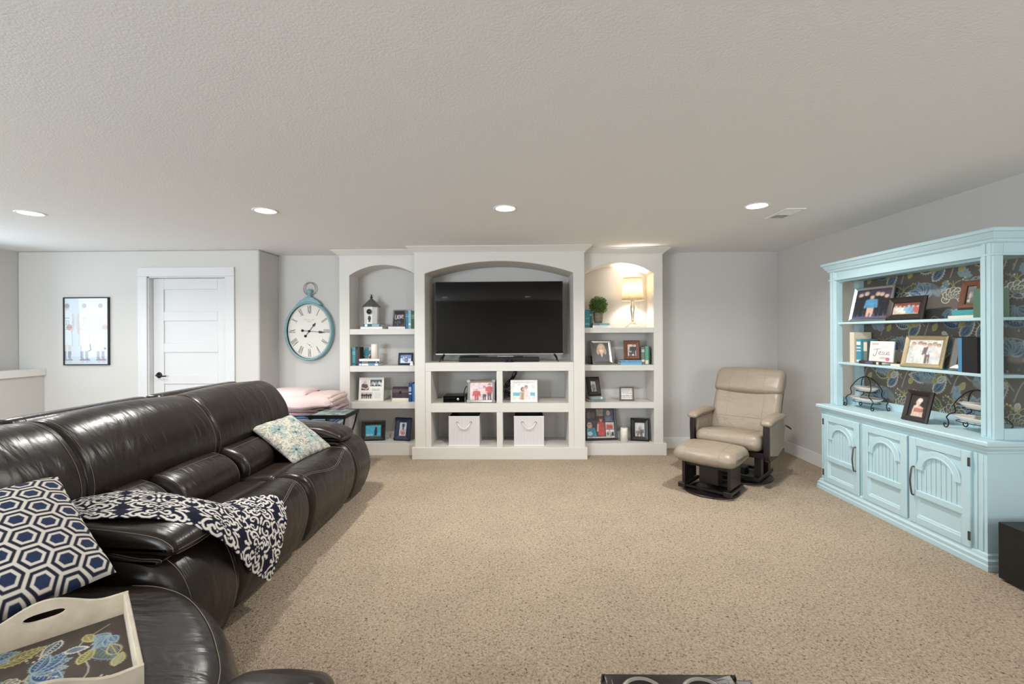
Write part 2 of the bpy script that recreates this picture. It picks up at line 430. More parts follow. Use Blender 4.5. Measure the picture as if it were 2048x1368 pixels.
def window(name, axis, pos, a0, a1, z0, z1):
    V, F = [], []; t = 0.05
    def b(p, q, r_, s):
        if axis == 'x': bx(V, F, pos - .09, pos - .03, p, q, r_, s)
        else: bx(V, F, p, q, pos - .09, pos - .03, r_, s)
    b(a0, a0 + t, z0, z1); b(a1 - t, a1, z0, z1); b(a0 + t, a1 - t, z0, z0 + t); b(a0 + t, a1 - t, z1 - t, z1)
    mid = (a0 + a1) / 2; b(mid - .02, mid + .02, z0 + t, z1 - t)
    w = struct(mesh_obj(name, V, F, M_WHITE)); w['label'] = 'white framed window in the wall'
    return w
window('window_1', 'x', XL, 3.2, 4.8, 1.15, 2.05)
window('window_2', 'y', YR, -5.3, -2.9, 0.8, 2.3)
window('window_3', 'y', YR, 1.75, 2.95, 0.8, 2.3)
# half wall along the stair opening with its cap
hw = struct(box('wall_half', -5.76, -5.63, 1.0, YD, 0, 0.975, M_WALL))
box('cap', -5.78, -5.605, 0.98, YD, 0.975, 1.055, M_WHITE, hw, bevel=0.006)
# baseboards
struct(box('baseboard_back', 1.70, XR, YB - .016, YB, 0, 0.135, M_WHITE, bevel=0.004))
struct(box('baseboard_alcove', XC, -2.16, YB - .016, YB, 0, 0.135, M_WHITE, bevel=0.004))
struct(box('baseboard_right', XR - .016, XR, YR, YB - .016, 0, 0.135, M_WHITE, bevel=0.004))
struct(box('baseboard_door', DX1 + .1, XC, YD - .016, YD, 0, 0.135, M_WHITE, bevel=0.004))
struct(box('baseboard_stair', -5.605, DX0 - .1, YD - .016, YD, 0, 0.135, M_WHITE, bevel=0.004))

# door casing (trim) and five panel door
tr = struct(box('trim_1', DX0 - .105, DX0 + .005, YD - .02, YD, 0, 2.13, M_DOOR, bevel=0.004))
box('casing', DX1 - .005, DX1 + .105, YD - .02, YD, 0, 2.13, M_DOOR, tr, bevel=0.004)
box('casing_head', DX0 - .105, DX1 + .105, YD - .022, YD, 2.13, 2.235, M_DOOR, tr, bevel=0.004)
box('jamb', DX0, DX0 + .018, YD, YD + .20, 0, DZ, M_DOOR, tr)
box('jamb', DX1 - .018, DX1, YD, YD + .20, 0, DZ, M_DOOR, tr)
box('jamb', DX0, DX1, YD, YD + .20, DZ - .018, DZ, M_DOOR, tr)
DY = YD + 0.075
dr = struct(box('door_1', DX0 + .02, DX1 - .02, DY, DY + .035, 0.012, DZ - .02, M_DOOR))
dr['label'] = 'closed white five panel interior door'
px0, px1 = DX0 + .02, DX1 - .02
def rail(n, a, b, c, d): box(n, a, b, DY - .014, DY, c, d, M_DOOR, dr, bevel=0.005, seg=2)
rail('stile', px0, px0 + .125, 0.012, DZ - .02); rail('stile', px1 - .125, px1, 0.012, DZ - .02)
zs = [0.012, 0.23, 0.335]; 
rails = [(0.012, 0.22)]; ph = (DZ - .02 - .13 - .22 - 4 * .11) / 5
z = 0.22
for i in range(5):
    z += ph
    rails.append((z, z + (.11 if i < 4 else .13))); z += .11
for a, b in rails: rail('rail', px0 + .125, px1 - .125, a, min(b, DZ - .02))
lv = lathe('lever_rosette', [(0.0, -.012), (.034, -.012), (.036, 0.0), (.0, .0)], M_BLACKM, dr, 24)
lv.rotation_euler = (PI / 2, 0, 0); lv.location = (px0 + .068, DY - .016, 0.965)
tube('lever', [(px0 + .068, DY - .02, .965), (px0 + .068, DY - .06, .965), (px0 + .10, DY - .068, .962), (px0 + .15, DY - .066, .955), (px0 + .185, DY - .06, .958)], [.012, .011, .010, .009, .007], M_BLACKM, dr, 8)

# ------------------------------------------------------------------ built-in niches on the back wall
def arch_pts(a, b, zs_, za, n=24):
    c = (a + b) / 2; hw_ = (b - a) / 2; rise = za - zs_; R_ = (hw_ * hw_ + rise * rise) / (2 * rise)
    out = []
    t0 = math.asin(hw_ / R_)
    for i in range(n + 1):
        t = -t0 + 2 * t0 * i / n
        out.append((c + R_ * math.sin(t), za - R_ + R_ * math.cos(t)))
    return out
def crown(x0, x1, yf, e, parent, yb=YB):
    zb, zt = 2.365, 2.439
    b = [(x0 - .006, yf - .006), (x1 + .006, yf - .006), (x1 + .006, yb), (x0 - .006, yb)]
    t = [(x0 - e, yf - e), (x1 + e, yf - e), (x1 + e, yb), (x0 - e, yb)]
    V = [(p[0], p[1], zb) for p in b] + [(p[0], p[1], zb + .01) for p in b] + [(p[0], p[1], zt - .008) for p in t] + [(p[0], p[1], zt) for p in t]
    F = [(3, 2, 1, 0), (12, 13, 14, 15)]
    for k in range(3):
        for i in range(4): F.append((k * 4 + i, k * 4 + (i + 1) % 4, k * 4 + 4 + (i + 1) % 4, k * 4 + 4 + i))
    return mesh_obj('crown', V, F, M_CUB, parent)
def niche(label, x0, x1, a, b, yf, spring, apex, e):
    t = thing('built_in_bookcase', label, 'bookcase', group='built-in niches along the back wall')
    poly = [(x0, 0), (x0, H - .002), (x1, H - .002), (x1, 0), (b, 0)] + arch_pts(a, b, spring, apex)[::-1] + [(a, 0)]
    prism('surround', poly, 'y', yf, YB, M_CUB, t, bevel=0.012, seg=3)
    crown(x0, x1, yf, e, t)
    return t
YS, YC = 5.39, 5.21
CL, CR = -1.220, 0.738
nl = niche('arched built-in bookcase holding the white birdhouse, next to the oval clock', -2.158, CL, -2.036, -1.232, YS, 2.142, 2.264, .075)
nr = niche('arched built-in bookcase holding the lit table lamp', CR, 1.681, 0.755, 1.571, YS, 2.142, 2.266, .078)
nc = niche('wide arched built-in unit holding the television', CL, CR, -1.095, 0.607, YC, 2.133, 2.271, .08)
for p, a, b, zz in ((nl, -2.036, -1.232, [(1.502, 1.436), (1.062, .992), (.628, .552)]), (nr, .755, 1.571, [(1.504, 1.442), (1.062, .995), (.622, .550)])):
    for z1, z0 in zz: box('shelf', a, b, YS + .003, YB, z0, z1, M_CUB, p, bevel=0.003)
    box('bottom_deck', a, b, YS - .01, YB, 0.0, .1415, M_CUB, p)
prism('plinth', [(-2.188, YB), (-2.188, YS - .02), (CL, YS - .02), (CL, YS), (-2.158, YS), (-2.158, YB)], 'z', 0, .142, M_CUB, nl, bevel=.004)
prism('plinth', [(1.711, YB), (1.711, YS - .02), (CR, YS - .02), (CR, YS), (1.681, YS), (1.681, YB)], 'z', 0, .142, M_CUB, nr, bevel=.004)
# centre unit: television ledge and four cubbies
box('television_ledge', -1.095, .607, YC + .002, YB, 1.010, 1.108, M_CUB, nc, bevel=0.003)
box('cubby_shelf', -1.03, .548, YC + .004, YB, .537, .640, M_CUB, nc, bevel=0.003)
box('cubby_floor', -1.095, .607, YC - .0, YB, 0, .140, M_CUB, nc)
box('cubby_side', -1.095, -1.03, YC + .004, YB, .14, 1.01, M_CUB, nc, bevel=0.003)
box('cubby_side', .548, .607, YC + .004, YB, .14, 1.01, M_CUB, nc, bevel=0.003)
box('cubby_divider', -.276, -.207, YC + .004, YB, .14, .537, M_CUB, nc, bevel=0.003)
box('cubby_divider', -.276, -.207, YC + .004, YB, .64, 1.01, M_CUB, nc, bevel=0.003)
prism('plinth', [(-1.248, YS - .021), (-1.248, YC - .02), (.757, YC - .02), (.757, YS - .021), (CR, YS - .021), (CR, YC), (CL, YC), (CL, YS - .021)], 'z', 0, .139, M_CUB, nc, bevel=.004)

# ------------------------------------------------------------------ recessed ceiling lights and the air vent
M_LENS = mat('light_lens', (255, 255, 255), 0.5, emit=(1.0, .95, .87, 1), estr=14.0)
def downlight(x, y, label):
    t = thing('recessed_light', label, 'ceiling light', (x, y, H), group='recessed ceiling lights')
    lathe('trim_ring', [(.075, -.001), (.075, -.004), (.088, -.007), (.098, -.003), (.098, -.0005)], M_WHITEP, t, 32)
    lathe('lens', [(0.0, -.0045), (.04, -.0045), (.0755, -.004), (.0755, -.001), (0, -.001)], M_LENS, t, 32)
    l = bpy.data.lights.new('downlight_glow', 'AREA'); l.shape = 'DISK'; l.size = .15; l.energy = 26; l.color = (1.0, .97, .92); l.spread = math.radians(150)
    o = bpy.data.objects.new('downlight_glow', l); link(o, t); o.location = (0, 0, -.012)
    return t
LY = 3.63
for x, lab in ((-3.98, 'glowing round recessed light at the far left, over the stair rail'), (-2.05, 'glowing round recessed light second from the left, in front of the clock'),
               (-.115, 'glowing round recessed light in front of the television'), (1.875, 'glowing round recessed light beside the ceiling vent')):
    downlight(x, LY, lab)
for x, lab in ((-2.05, 'recessed light behind the camera over the sectional'), (.2, 'recessed light behind the camera in the middle of the ceiling'), (1.9, 'recessed light behind the camera near the right wall')):
    downlight(x, -1.5, lab)
vt = thing('ceiling_vent', 'white slatted ceiling air vent beside a recessed light', 'vent', (2.235, 3.88, H))
V, F = [], []
for a in ((-.08, .08, -.165, -.14), (-.08, .08, .14, .165), (-.08, -.06, -.14, .14), (.06, .08, -.14, .14)): bx(V, F, a[0], a[1], a[2], a[3], -.008, 0)
mesh_obj('vent_frame', V, F, M_WHITEP, vt)
box('backing', -.06, .06, -.14, .14, -.0015, -.0005, mat('vent_shadow', (120, 118, 116), .8, noise=.05), vt)
for k in range(9):
    y = -.125 + k * .031
    box('slat', -.06, .06, -.010, .010, -.001, .001, M_WHITEP, vt, M=Matrix.Translation((0, y, -.005)) @ Matrix.Rotation(.5 if k > 4 else -.5, 4, 'X'))
# ------------------------------------------------------------------ small object builders
def rings_mesh(name, rings, m, parent, close_back=False, smooth=False):
    V = [p for r_ in rings for p in r_]; n = len(rings[0]); F = []
    for i in range(len(rings) - 1):
        for k in range(n): F.append((i * n + k, i * n + (k + 1) % n, (i + 1) * n + (k + 1) % n, (i + 1) * n + k))
    bm = bmesh.new(); vs = [bm.verts.new(v) for v in V]
    for f in F: bm.faces.new([vs[i] for i in f])
    bmesh.ops.recalc_face_normals(bm, faces=bm.faces)
    me = bpy.data.meshes.new(name); bm.to_mesh(me); bm.free()
    return finish(name, me, m, parent, smooth)
def rect_ring(w, h, ins, y): return [(-w / 2 + ins, y, ins), (w / 2 - ins, y, ins), (w / 2 - ins, y, h - ins), (-w / 2 + ins, y, h - ins)]
def photo_frame(label, pos, w, h, m, canvas, border=.025, depth=.018, yaw=0.0, lean=12, stand=True, matw=0.0, matcol=None, ridge=0.006, cat='picture frame', name='picture_frame'):
    t = thing(name, label, cat, pos, yaw, rx=-math.radians(lean))
    rings = [rect_ring(w, h, .004, 0), rect_ring(w, h, 0, -.004), rect_ring(w, h, 0, -depth + .003), rect_ring(w, h, border * .3, -depth - ridge),
             rect_ring(w, h, border * .75, -depth), rect_ring(w, h, border, -depth + .004), rect_ring(w, h, border, -.006)]
    rings_mesh('frame_moulding', rings, m, t)
    box('backing', -w / 2 + .003, w / 2 - .003, -.004, -.0005, .003, h - .003, M_BLACK, t)
    iw, ih = w - 2 * border, h - 2 * border
    if matw:
        rings_mesh('mat_board', [rect_ring(w, h, border - .001, -.0085), rect_ring(w, h, border + matw, -.0085), rect_ring(w, h, border + matw, -.0065)], matcol, t)
        iw -= 2 * matw; ih -= 2 * matw
    canvas.photo_look().print_on('photo', iw, ih, M_PRINT, t, (-iw / 2, -.007, (h - ih) / 2))
    if stand:
        l = math.radians(lean); g = .32 * h
        tube('easel_leg', [(0, .003, .62 * h), (0, g * math.cos(l), g * math.sin(l) + .003)], .006, M_BLACK, t, 4)
    return t
def book_upright(label, x, y, z, th, hgt, dep, m, rz=0.0, band=None, ry=0.0):
    t = thing('book', label, 'book', (x, y, z), rz); t.rotation_euler = (0, ry, rz)
    c = .003
    prism('cover', [(0, 0), (th, 0), (th, dep), (th - c, dep), (th - c, c), (c, c), (c, dep), (0, dep)], 'z', 0, hgt, m, t)
    box('page_block', c, th - c, c, dep - .004, .004, hgt - .004, M_PAPER, t)
    for (a, b, mm) in (band or []): box('spine_label', .0015, th - .0015, -.0008, .001, a * hgt, b * hgt, mm, t)
    return t
def book_flat(label, x, y, z, wid, th, dep, m, rz=0.0, band=None):
    t = thing('book', label, 'book', (x, y, z), rz); c = .003
    prism('cover', [(0, 0), (dep, 0), (dep, c), (c, c), (c, th - c), (dep, th - c), (dep, th), (0, th)], 'x', 0, wid, m, t)
    box('page_block', .004, wid - .004, c, dep - .004, c, th - c, M_PAPER, t)
    for (a, b, mm) in (band or []): box('spine_label', a * wid, b * wid, -.0008, .001, .003, th - .003, mm, t)
    return t
_cm = {}
def cloth_col(r_, g, b, rough=.55):
    k = (r_, g, b, rough)
    if k not in _cm: _cm[k] = mat('bookcloth_%d' % len(_cm), (r_, g, b), rough, noise=.08, nscale=90)
    return _cm[k]
TEAL, TEALD, MINT, NAVY, BLUE, CREAM, WHITEB, GREENB, DGREEN, BLACKB, PALEB, GREYG = (cloth_col(*c) for c in (
    (58, 140, 150), (38, 92, 108), (128, 184, 178), (36, 58, 88), (52, 108, 150), (226, 214, 192), (236, 232, 226), (96, 158, 134), (44, 78, 62), (26, 26, 30), (122, 178, 206), (112, 122, 116)))
def wpx(du, Y): return du * Y / FOC

# ------------------------------------------------------------------ left bookcase, top shelf
ZL = [1.5025, 1.0625, .6285, .1425]
def X_at(u_, Y): return at(u_, 667, Y).x
Yb = 5.44
book_flat('white book lying under the birdhouse at the bottom of its pair', X_at(721, Yb), Yb, ZL[0], wpx(44, Yb), .027, .20, WHITEB)
book_flat('teal blue book directly under the birdhouse', X_at(725.5, Yb), Yb + .01, ZL[0] + .0275, wpx(36, Yb), .034, .17, TEALD, band=[(.1, .25, WHITEB), (.5, .9, cloth_col(150, 176, 184))])
# birdhouse: eight sided white box with zinc roof
bh = thing('birdhouse', 'white octagonal birdhouse with pointed zinc roof on stacked books', 'birdhouse', (X_at(743, 5.53), 5.535, ZL[0] + .062))
M_BHW = mat('chipped_white_wood', (232, 230, 226), .6, noise=.06, nscale=40)
M_ZINC = mat('aged_zinc', (120, 118, 116), .45, metal=.6, noise=.25, nscale=60)
lathe('house_wall', [(.088, 0), (.088, .012), (.083, .014), (.090, .19), (.094, .212), (.0, .212)], M_BHW, bh, 8, smooth=False, flat=True)
lathe('roof', [(.0, .205), (.110, .205), (.112, .212), (.020, .305), (.0, .312)], M_ZINC, bh, 8, smooth=False, flat=True)
rg = tube('entry_ring', [(.030 * math.cos(a), -.087, .148 + .030 * math.sin(a)) for a in np.linspace(0, 2 * PI, 25)[:-1]], .006, M_ZINC, bh, 6, True)
hole = lathe('entry_hole', [(0, 0), (.027, 0), (.027, .006), (0, .006)], M_BLACK, bh, 24); hole.rotation_euler = (PI / 2, 0, 0); hole.location = (0, -.081, .148)
prism('escutcheon', [(-.016, .095), (.016, .095), (.012, .083), (.018, .070), (.016, .055), (.009, .045), (.010, .022), (-.010, .022), (-.009, .045), (-.016, .055), (-.018, .070), (-.012, .083)], 'y', -.0865, -.080, M_BLACKM, bh)
tube('perch_knob', [(0, -.086, .066), (0, -.096, .066)], .006, M_ZINC, bh, 8)
lathe('finial', [(0, .300), (.014, .305), (.010, .318), (.016, .330), (.006, .342), (.010, .352), (0, .362)], M_BLACKM, bh, 12)
tube('roof_ring', [(.026 * math.cos(a), -.004, .338 + .026 * math.sin(a)) for a in np.linspace(0, 2 * PI, 25)[:-1]], .0022, M_STEEL, bh, 6, True)
# chalk lettering frame on a lavender book, teal books
book_flat('pale lavender book under the chalk lettering frame', X_at(776, Yb), Yb + .01, ZL[0], wpx(34, Yb), .027, .18, cloth_col(222, 216, 226))
c = Canvas(40, 52, (44, 42, 48)).grain(.1)
for i, pts in enumerate(([(.12, .75), (.12, .45), (.28, .48), (.3, .7), (.36, .5)], [(.42, .72), (.38, .5), (.52, .48), (.52, .7), (.42, .72)], [(.58, .72), (.64, .5), (.7, .74)], [(.74, .6), (.88, .64), (.8, .74), (.74, .55), (.9, .48)])):
    c.curve(pts, .018, (236, 208, 214))
for k in range(26): c.ell(random.uniform(.1, .9), random.uniform(.05, .32), .03, .02, random.choice([(128, 132, 138), (90, 96, 102), (170, 172, 170)]))
photo_frame('silver frame with chalk style hand lettering beside teal books', (X_at(797.5, 5.50), 5.51, ZL[0] + .027), wpx(26, 5.5), .218, M_CHROME, c, .017, .014, lean=20, yaw=.08)
book_upright('medium blue hardback nearest the chalk lettering frame', X_at(810.5, Yb), Yb + .02, ZL[0], .037, .205, .15, BLUE, band=[(.7, .75, PALEB), (.8, .83, PALEB)])
book_upright('mint green hardback between blue and dark green books', X_at(817, Yb), Yb, ZL[0], .030, .222, .16, MINT, band=[(.2, .3, WHITEB)])
book_upright('dark green hardback against the right side of the birdhouse shelf', X_at(822.3, Yb), Yb, ZL[0], .044, .215, .16, DGREEN, band=[(.55, .8, GREYG)])

# second shelf
book_upright('dark book at the far left of the candle shelf', X_at(701.5, Yb), Yb + .012, ZL[1], .014, .208, .16, BLACKB)
book_upright('teal hardback at the left of the candle shelf', X_at(704, Yb), Yb, ZL[1], .041, .222, .16, TEAL, band=[(.62, .66, MINT), (.7, .75, MINT), (.05, .15, TEALD)])
book_upright('slim black hardback beside the teal one on the candle shelf', X_at(711, Yb), Yb + .006, ZL[1], .022, .21, .16, BLACKB, band=[(.1, .9, cloth_col(70, 66, 64))])
book_upright('slim dark maroon hardback next to the cross plaque', X_at(714.9, Yb), Yb + .004, ZL[1], .023, .222, .16, cloth_col(56, 34, 32))
xb = X_at(716.5, Yb) + .012
book_flat('blue grey paperback at the bottom of the stack under the candle', xb, Yb - .03, ZL[1], .245, .028, .17, cloth_col(112, 142, 168), band=[(.05, .12, WHITEB), (.16, .48, WHITEB), (.8, .95, WHITEB)])
book_flat('navy book in the middle of the stack under the candle', xb + .004, Yb - .02, ZL[1] + .0285, .236, .026, .16, NAVY, band=[(.15, .45, GREYG), (.85, .92, PALEB)])
book_flat('white book on top of the stack under the candle', xb + .004, Yb - .02, ZL[1] + .055, .245, .026, .16, WHITEB)
cp = thing('cross_plaque', 'teal wooden cross mounted on a rustic beige plaque behind the candle', 'cross', (X_at(732, 5.56), 5.575, ZL[1] + .0815), 0, rx=-.12)
c = Canvas(48, 48, (206, 196, 180)).blur_noise(.1, 6)
for k in range(14): c.ell(random.uniform(0, .9), random.uniform(0, .35), .12, .06, random.choice([(110, 92, 66), (92, 66, 52), (140, 130, 96)]))
box('plaque', -.075, .075, 0, .012, 0, .142, mat('plaque_board', (198, 188, 172), .7, noise=.1), cp)
c.print_on('plaque_print', .15, .142, M_FABPRINT, cp, (-.075, -.001, 0))
def cross_poly(s): return [(x * s, .072 + z * s) for x, z in ((-.30, -1), (.30, -1), (.34, -.34), (1, -.36), (1, .36), (.34, .34), (.32, 1), (-.32, 1), (-.34, .34), (-1, .36), (-1, -.36), (-.34, -.34))]
prism('cross', cross_poly(.066), 'y', -.016, -.002, mat('turquoise_wood', (48, 140, 150), .5, noise=.3, nscale=70), cp, bevel=.004)
prism('cross_overlay', [(p[0] * .62, .072 + (p[1] - .072) * .62) for p in cross_poly(.066)], 'y', -.021, -.016, mat('teal_wood_dark', (30, 110, 124), .5, noise=.3, nscale=90), cp, bevel=.003)
def candle(label, x, y, z, r_, h):
    t = thing('pillar_candle', label, 'candle', (x, y, z))
    lathe('wax_body', [(0, 0), (r_, 0), (r_, h - .004), (r_ - .004, h), (r_ * .5, h - .003), (0, h - .002)], M_WAX, t, 28)
    tube('wick', [(0, 0, h - .003), (.001, 0, h + .014)], .0018, M_WHITEP if h > .17 else M_BLACK, t, 6)
    return t
candle('tall white pillar candle standing on the stacked books beside the cross', X_at(749, 5.47), 5.47, ZL[1] + .0815, .040, .178)
c = Canvas(44, 36, (206, 218, 236)); c.rect(0, .55, 1, 1, (98, 128, 176)); c.blur_noise(.15, 7)
c.ell(.34, .45, .16, .2, (150, 170, 204)); c.ell(.56, .36, .17, .24, (66, 88, 140)); c.ell(.56, .36, .1, .14, (112, 136, 182)); c.ell(.3, .7, .05, .06, (226, 226, 232)); c.ell(.52, .66, .05, .06, (214, 200, 200))
photo_frame('small navy frame with a blue toned photo at the right end of the candle shelf', (X_at(810, 5.5), 5.52, ZL[1]), .182, .148, M_NAVYF, c, .022, .02, lean=12, yaw=-.06)

nt_ = thing('folded_note', 'small white folded note in front of the navy frame', 'card', (X_at(822.5, 5.45), 5.452, ZL[1]), -.2)
prism('front_leaf', [(-.022, 0), (.022, 0), (.012, .048), (-.012, .048)], 'y', 0, .0015, M_WHITEP, nt_); prism('back_leaf', [(-.022, 0), (.022, 0), (.012, .048), (-.012, .048)], 'y', .012, .0135, M_WHITEP, nt_)
# third shelf
sg = thing('collage_sign', 'square white collage sign with three black and white photos and lettering', 'sign', (X_at(741, 5.50), 5.50, ZL[2]), .03, rx=-.14)
w_, h_ = wpx(50, 5.5), .285
box('board', -w_ / 2, w_ / 2, 0, .018, 0, h_, M_WHITEP, sg, bevel=.002)
c = Canvas(100, 96, (236, 234, 228))
c.rect(.07, .44, .42, .90, (214, 200, 196)); c.poly([(.09, .46), (.10, .70), (.20, .78), (.34, .70), (.40, .52), (.36, .46)], (62, 52, 50)); c.ell(.24, .80, .07, .085, (196, 168, 156)); c.line([(.12, .56), (.3, .5), (.38, .58)], .03, (200, 168, 156))
c.rect(.45, .62, .93, .92, (34, 34, 34)); 
for k in range(7): c.ell(.5 + k * .065, .72 + .05 * (k % 2), .04, .07, random.choice([(210, 208, 206), (140, 138, 136), (176, 170, 168)]))
c.rect(.08, .08, .56, .36, (206, 198, 196))
for k in range(5): c.person(.14 + k * .085, .09, .24 - .02 * (k % 2), (52, 48, 50), (40, 36, 36), (44, 42, 44), (176, 150, 140))
for k, g in enumerate('LRGRRU'): c.line([(.55 + k * .055, .45), (.55 + k * .055, .52)], .009, (146, 140, 132)); c.line([(.55 + k * .055, .45), (.575 + k * .055, .45)], .009, (146, 140, 132))
for k in range(5): c.line([(.66 - .02 * (k % 2), .34 - k * .055), (.88 + .02 * (k % 3), .34 - k * .055)], .006, (178, 174, 168))
c.print_on('collage_print', w_ - .012, h_ - .012, M_PRINT, sg, (-w_ / 2 + .006, -.0012, .006))
book_flat('cream book under the small brown trunk at the bottom', X_at(783, Yb), Yb - .005, ZL[2], .204, .020, .16, CREAM)
book_flat('white book directly under the small brown trunk', X_at(783.5, Yb), Yb, ZL[2] + .0205, .198, .020, .16, WHITEB)
ch = thing('trunk_box', 'small domed dark brown trunk box on two pale books', 'box', (X_at(801.5, 5.5), 5.53, ZL[2] + .041))
M_TRUNK = mat('mottled_trunk_leather', (66, 54, 62), .5, noise=.5, nscale=30)
box('trunk_body', -.10, .10, -.065, .065, 0, .072, M_TRUNK, ch, bevel=.004)
prism('lid', [(-.065, .074)] + [(-.065 * math.cos(a), .074 + .055 * math.sin(a)) for a in np.linspace(.15, PI - .15, 12)] + [(.065, .074)], 'x', -.101, .101, M_TRUNK, ch, bevel=.003)
box('wood_band', -.103, .103, -.068, .068, .066, .077, mat('band_wood', (120, 84, 62), .5, noise=.2), ch)
box('clasp', -.012, .012, -.071, -.066, .052, .082, M_BLACKM, ch)
book_upright('royal blue book with white lettering beside the trunk box', X_at(817, Yb), Yb - .01, ZL[2], .036, .222, .16, cloth_col(30, 70, 126), band=[(.55, .8, cloth_col(168, 186, 206)), (.4, .46, WHITEB)])
book_upright('lighter blue book at the right end of the trunk shelf', X_at(823, Yb), Yb + .004, ZL[2], .038, .21, .16, cloth_col(76, 128, 182))

# bottom shelf
c = Canvas(56, 46, (44, 176, 206)); c.blur_noise(.15, 5); c.poly([(.55, .06), (.56, .5), (.62, .8), (.70, .8), (.74, .45), (.7, .06)], (44, 44, 70)); c.ell(.66, .86, .04, .06, (196, 150, 130)); c.rect(0, 0, .55, .05, (90, 120, 100))
for k, seg in enumerate(([(.06, .2), (.12, .22), (.06, .08), (.13, .08)], [(.2, .2), (.16, .12), (.2, .08), (.24, .14), (.2, .2)], [(.3, .2), (.3, .08)], [(.40, .2), (.36, .12), (.40, .08), (.44, .14), (.40, .2)])): c.line(seg, .014, (226, 240, 244))
M_STRIPEF = mat('black_rattan_frame', (34, 32, 32), .45, noise=.4, nscale=60, bump=.8, bscale=60, bdist=.006)
fr = photo_frame('black ridged frame with a bright turquoise photo on the bottom left shelf', (X_at(744, 5.50), 5.53, ZL[3]), wpx(47, 5.5), .235, M_STRIPEF, c, .048, .022, lean=10, yaw=.12)
for k in range(9): box('ridge', -.142, .142, -.034, -.026, .006 + k * .026, .013 + k * .026, M_STEEL if False else M_DARKW, fr) if k in (0, 8) else [box('ridge', sx0, sx0 + .046, -.034, -.026, .006 + k * .026, .013 + k * .026, M_DARKW, fr) for sx0 in (-.142, .096)]
c = Canvas(36, 56, (206, 212, 226)).blur_noise(.08, 5); c.person(.5, .42, .55, (60, 70, 90), (90, 70, 60)); c.ell(.5, .28, .3, .22, (198, 130, 140)); c.ell(.36, .36, .1, .07, (222, 186, 174)); c.ell(.68, .34, .1, .07, (222, 186, 174))
fr = photo_frame('ornate carved navy frame with corner bosses on the bottom left shelf', (X_at(802, 5.49), 5.52, ZL[3]), wpx(34, 5.5), .275, M_NAVYF, c, .055, .024, lean=14, yaw=-.18)
for sx in (-1, 1):
    for zz in (.018, .257): lathe('corner_boss', [(0, -.012), (.014, -.010), (.020, 0), (.0, .004)], M_NAVYF, fr, 12).matrix_local = Matrix.Translation((sx * .086, -.026, zz)) @ Matrix.Rotation(-PI / 2, 4, 'X') @ Matrix.Rotation(PI, 4, 'X')

# ------------------------------------------------------------------ centre unit: television, sound bar, console, frames, bins
tv = thing('television', 'large flat black television in the arched niche', 'television', (-.255, 5.45, 1.1085))
W2, zb, zt = .765, .082, .955
box('housing', -W2 + .01, W2 - .01, .012, .055, zb + .02, zt - .02, M_BLACK, tv, bevel=.01)
box('bezel', -W2, W2, .0, .016, zb, zt, M_BLACK, tv, bevel=.002)
M_SCREEN = mat('dark_glass_screen', (7, 6, 6), .035, noise=.02, nscale=4, spec=.3)
box('screen', -W2 + .006, W2 - .006, -.0015, .001, zb + .014, zt - .005, M_SCREEN, tv)
box('lower_trim', -W2, W2, -.004, .002, zb - .002, zb + .011, M_STEEL, tv, bevel=.001)
for sx in (-1, 1):
    lg = thing('stand_leg', None, None); lg.parent = tv; bpy.data.objects.remove(lg)
    for dy in (-.11, .13):
        tube('stand_leg', [(sx * .655, .02, zb + .01), (sx * .685, dy * .5, .045), (sx * .70, dy, .004)], [.014, .010, .006], M_BLACK, tv, 6)
sb = thing('sound_bar', 'long black sound bar under the television', 'sound bar', (-.252, 5.36, 1.1085))
box('bar_body', -.475, .475, -.035, .04, .004, .055, M_BLACK, sb, bevel=.012, seg=3)
box('grille', -.455, .455, -.0365, -.034, .010, .049, mat('speaker_cloth', (36, 36, 37), .9, bump=.5, bscale=900), sb)
rc = thing('streaming_box', 'small flat black box behind the left end of the sound bar', 'media box', (-.62, 5.50, 1.1085)); 
box('box_body', -.115, .115, -.04, .04, 0, .068, M_BLACK, rc, bevel=.004); box('face', -.11, .11, -.0415, -.0395, .006, .062, M_GLOSSB, rc)
rm = thing('remote_control', 'slim silver and black remote lying on the sound bar', 'remote', (-.14, 5.355, 1.1645))
box('remote_body', -.13, .06, -.018, .018, 0, .014, M_STEEL, rm, bevel=.004); box('button_pad', .062, .17, -.016, .016, 0, .012, M_BLACK, rm, bevel=.003)
gd = thing('game_controller', 'small black controller in front of the sound bar', 'controller', (-.13, 5.265, 1.1085))
prism('controller_body', [(-.05, .0), (-.045, .022), (-.02, .028), (.02, .028), (.045, .022), (.05, .0), (.03, .004), (0, .012), (-.03, .004)], 'y', -.03, .03, M_GLOSSB, gd, bevel=.006, seg=3)
for sx in (-.018, .018): lathe('thumb_stick', [(.006, .026), (.006, .034), (.009, .036), (0, .037)], M_BLACK, gd, 12, (sx, 0, 0))

gc = thing('game_console', 'black game console box with silver power button on the cubby shelf', 'game console', (-.775, 5.28, .6405), .02)
V, F = [], []
prism('console_body', [(-.125, .0), (-.131, .006), (-.131, .058), (-.122, .075), (.122, .075), (.131, .058), (.131, .006), (.125, .0)], 'y', 0, .22, M_GLOSSB, gc, bevel=.003)
box('top_cover', -.118, .118, .004, .215, .074, .079, M_BLACK, gc, bevel=.002)
pb = lathe('power_button', [(0, -.004), (.013, -.003), (.015, 0), (0, .001)], M_CHROME, gc, 20); pb.rotation_euler = (PI / 2, 0, 0); pb.scale = (1, 1, -1); pb.location = (.046, -.001, .038)
box('disc_slot', -.108, .02, -.0012, .001, .05, .054, M_BLACK, gc)
for sx in (-1, 1): box('chrome_edge', sx * .128 - .003, sx * .128 + .003, -.0015, .02, .004, .06, M_CHROME, gc)
c = Canvas(72, 66, (226, 202, 208)).blur_noise(.12, 9)
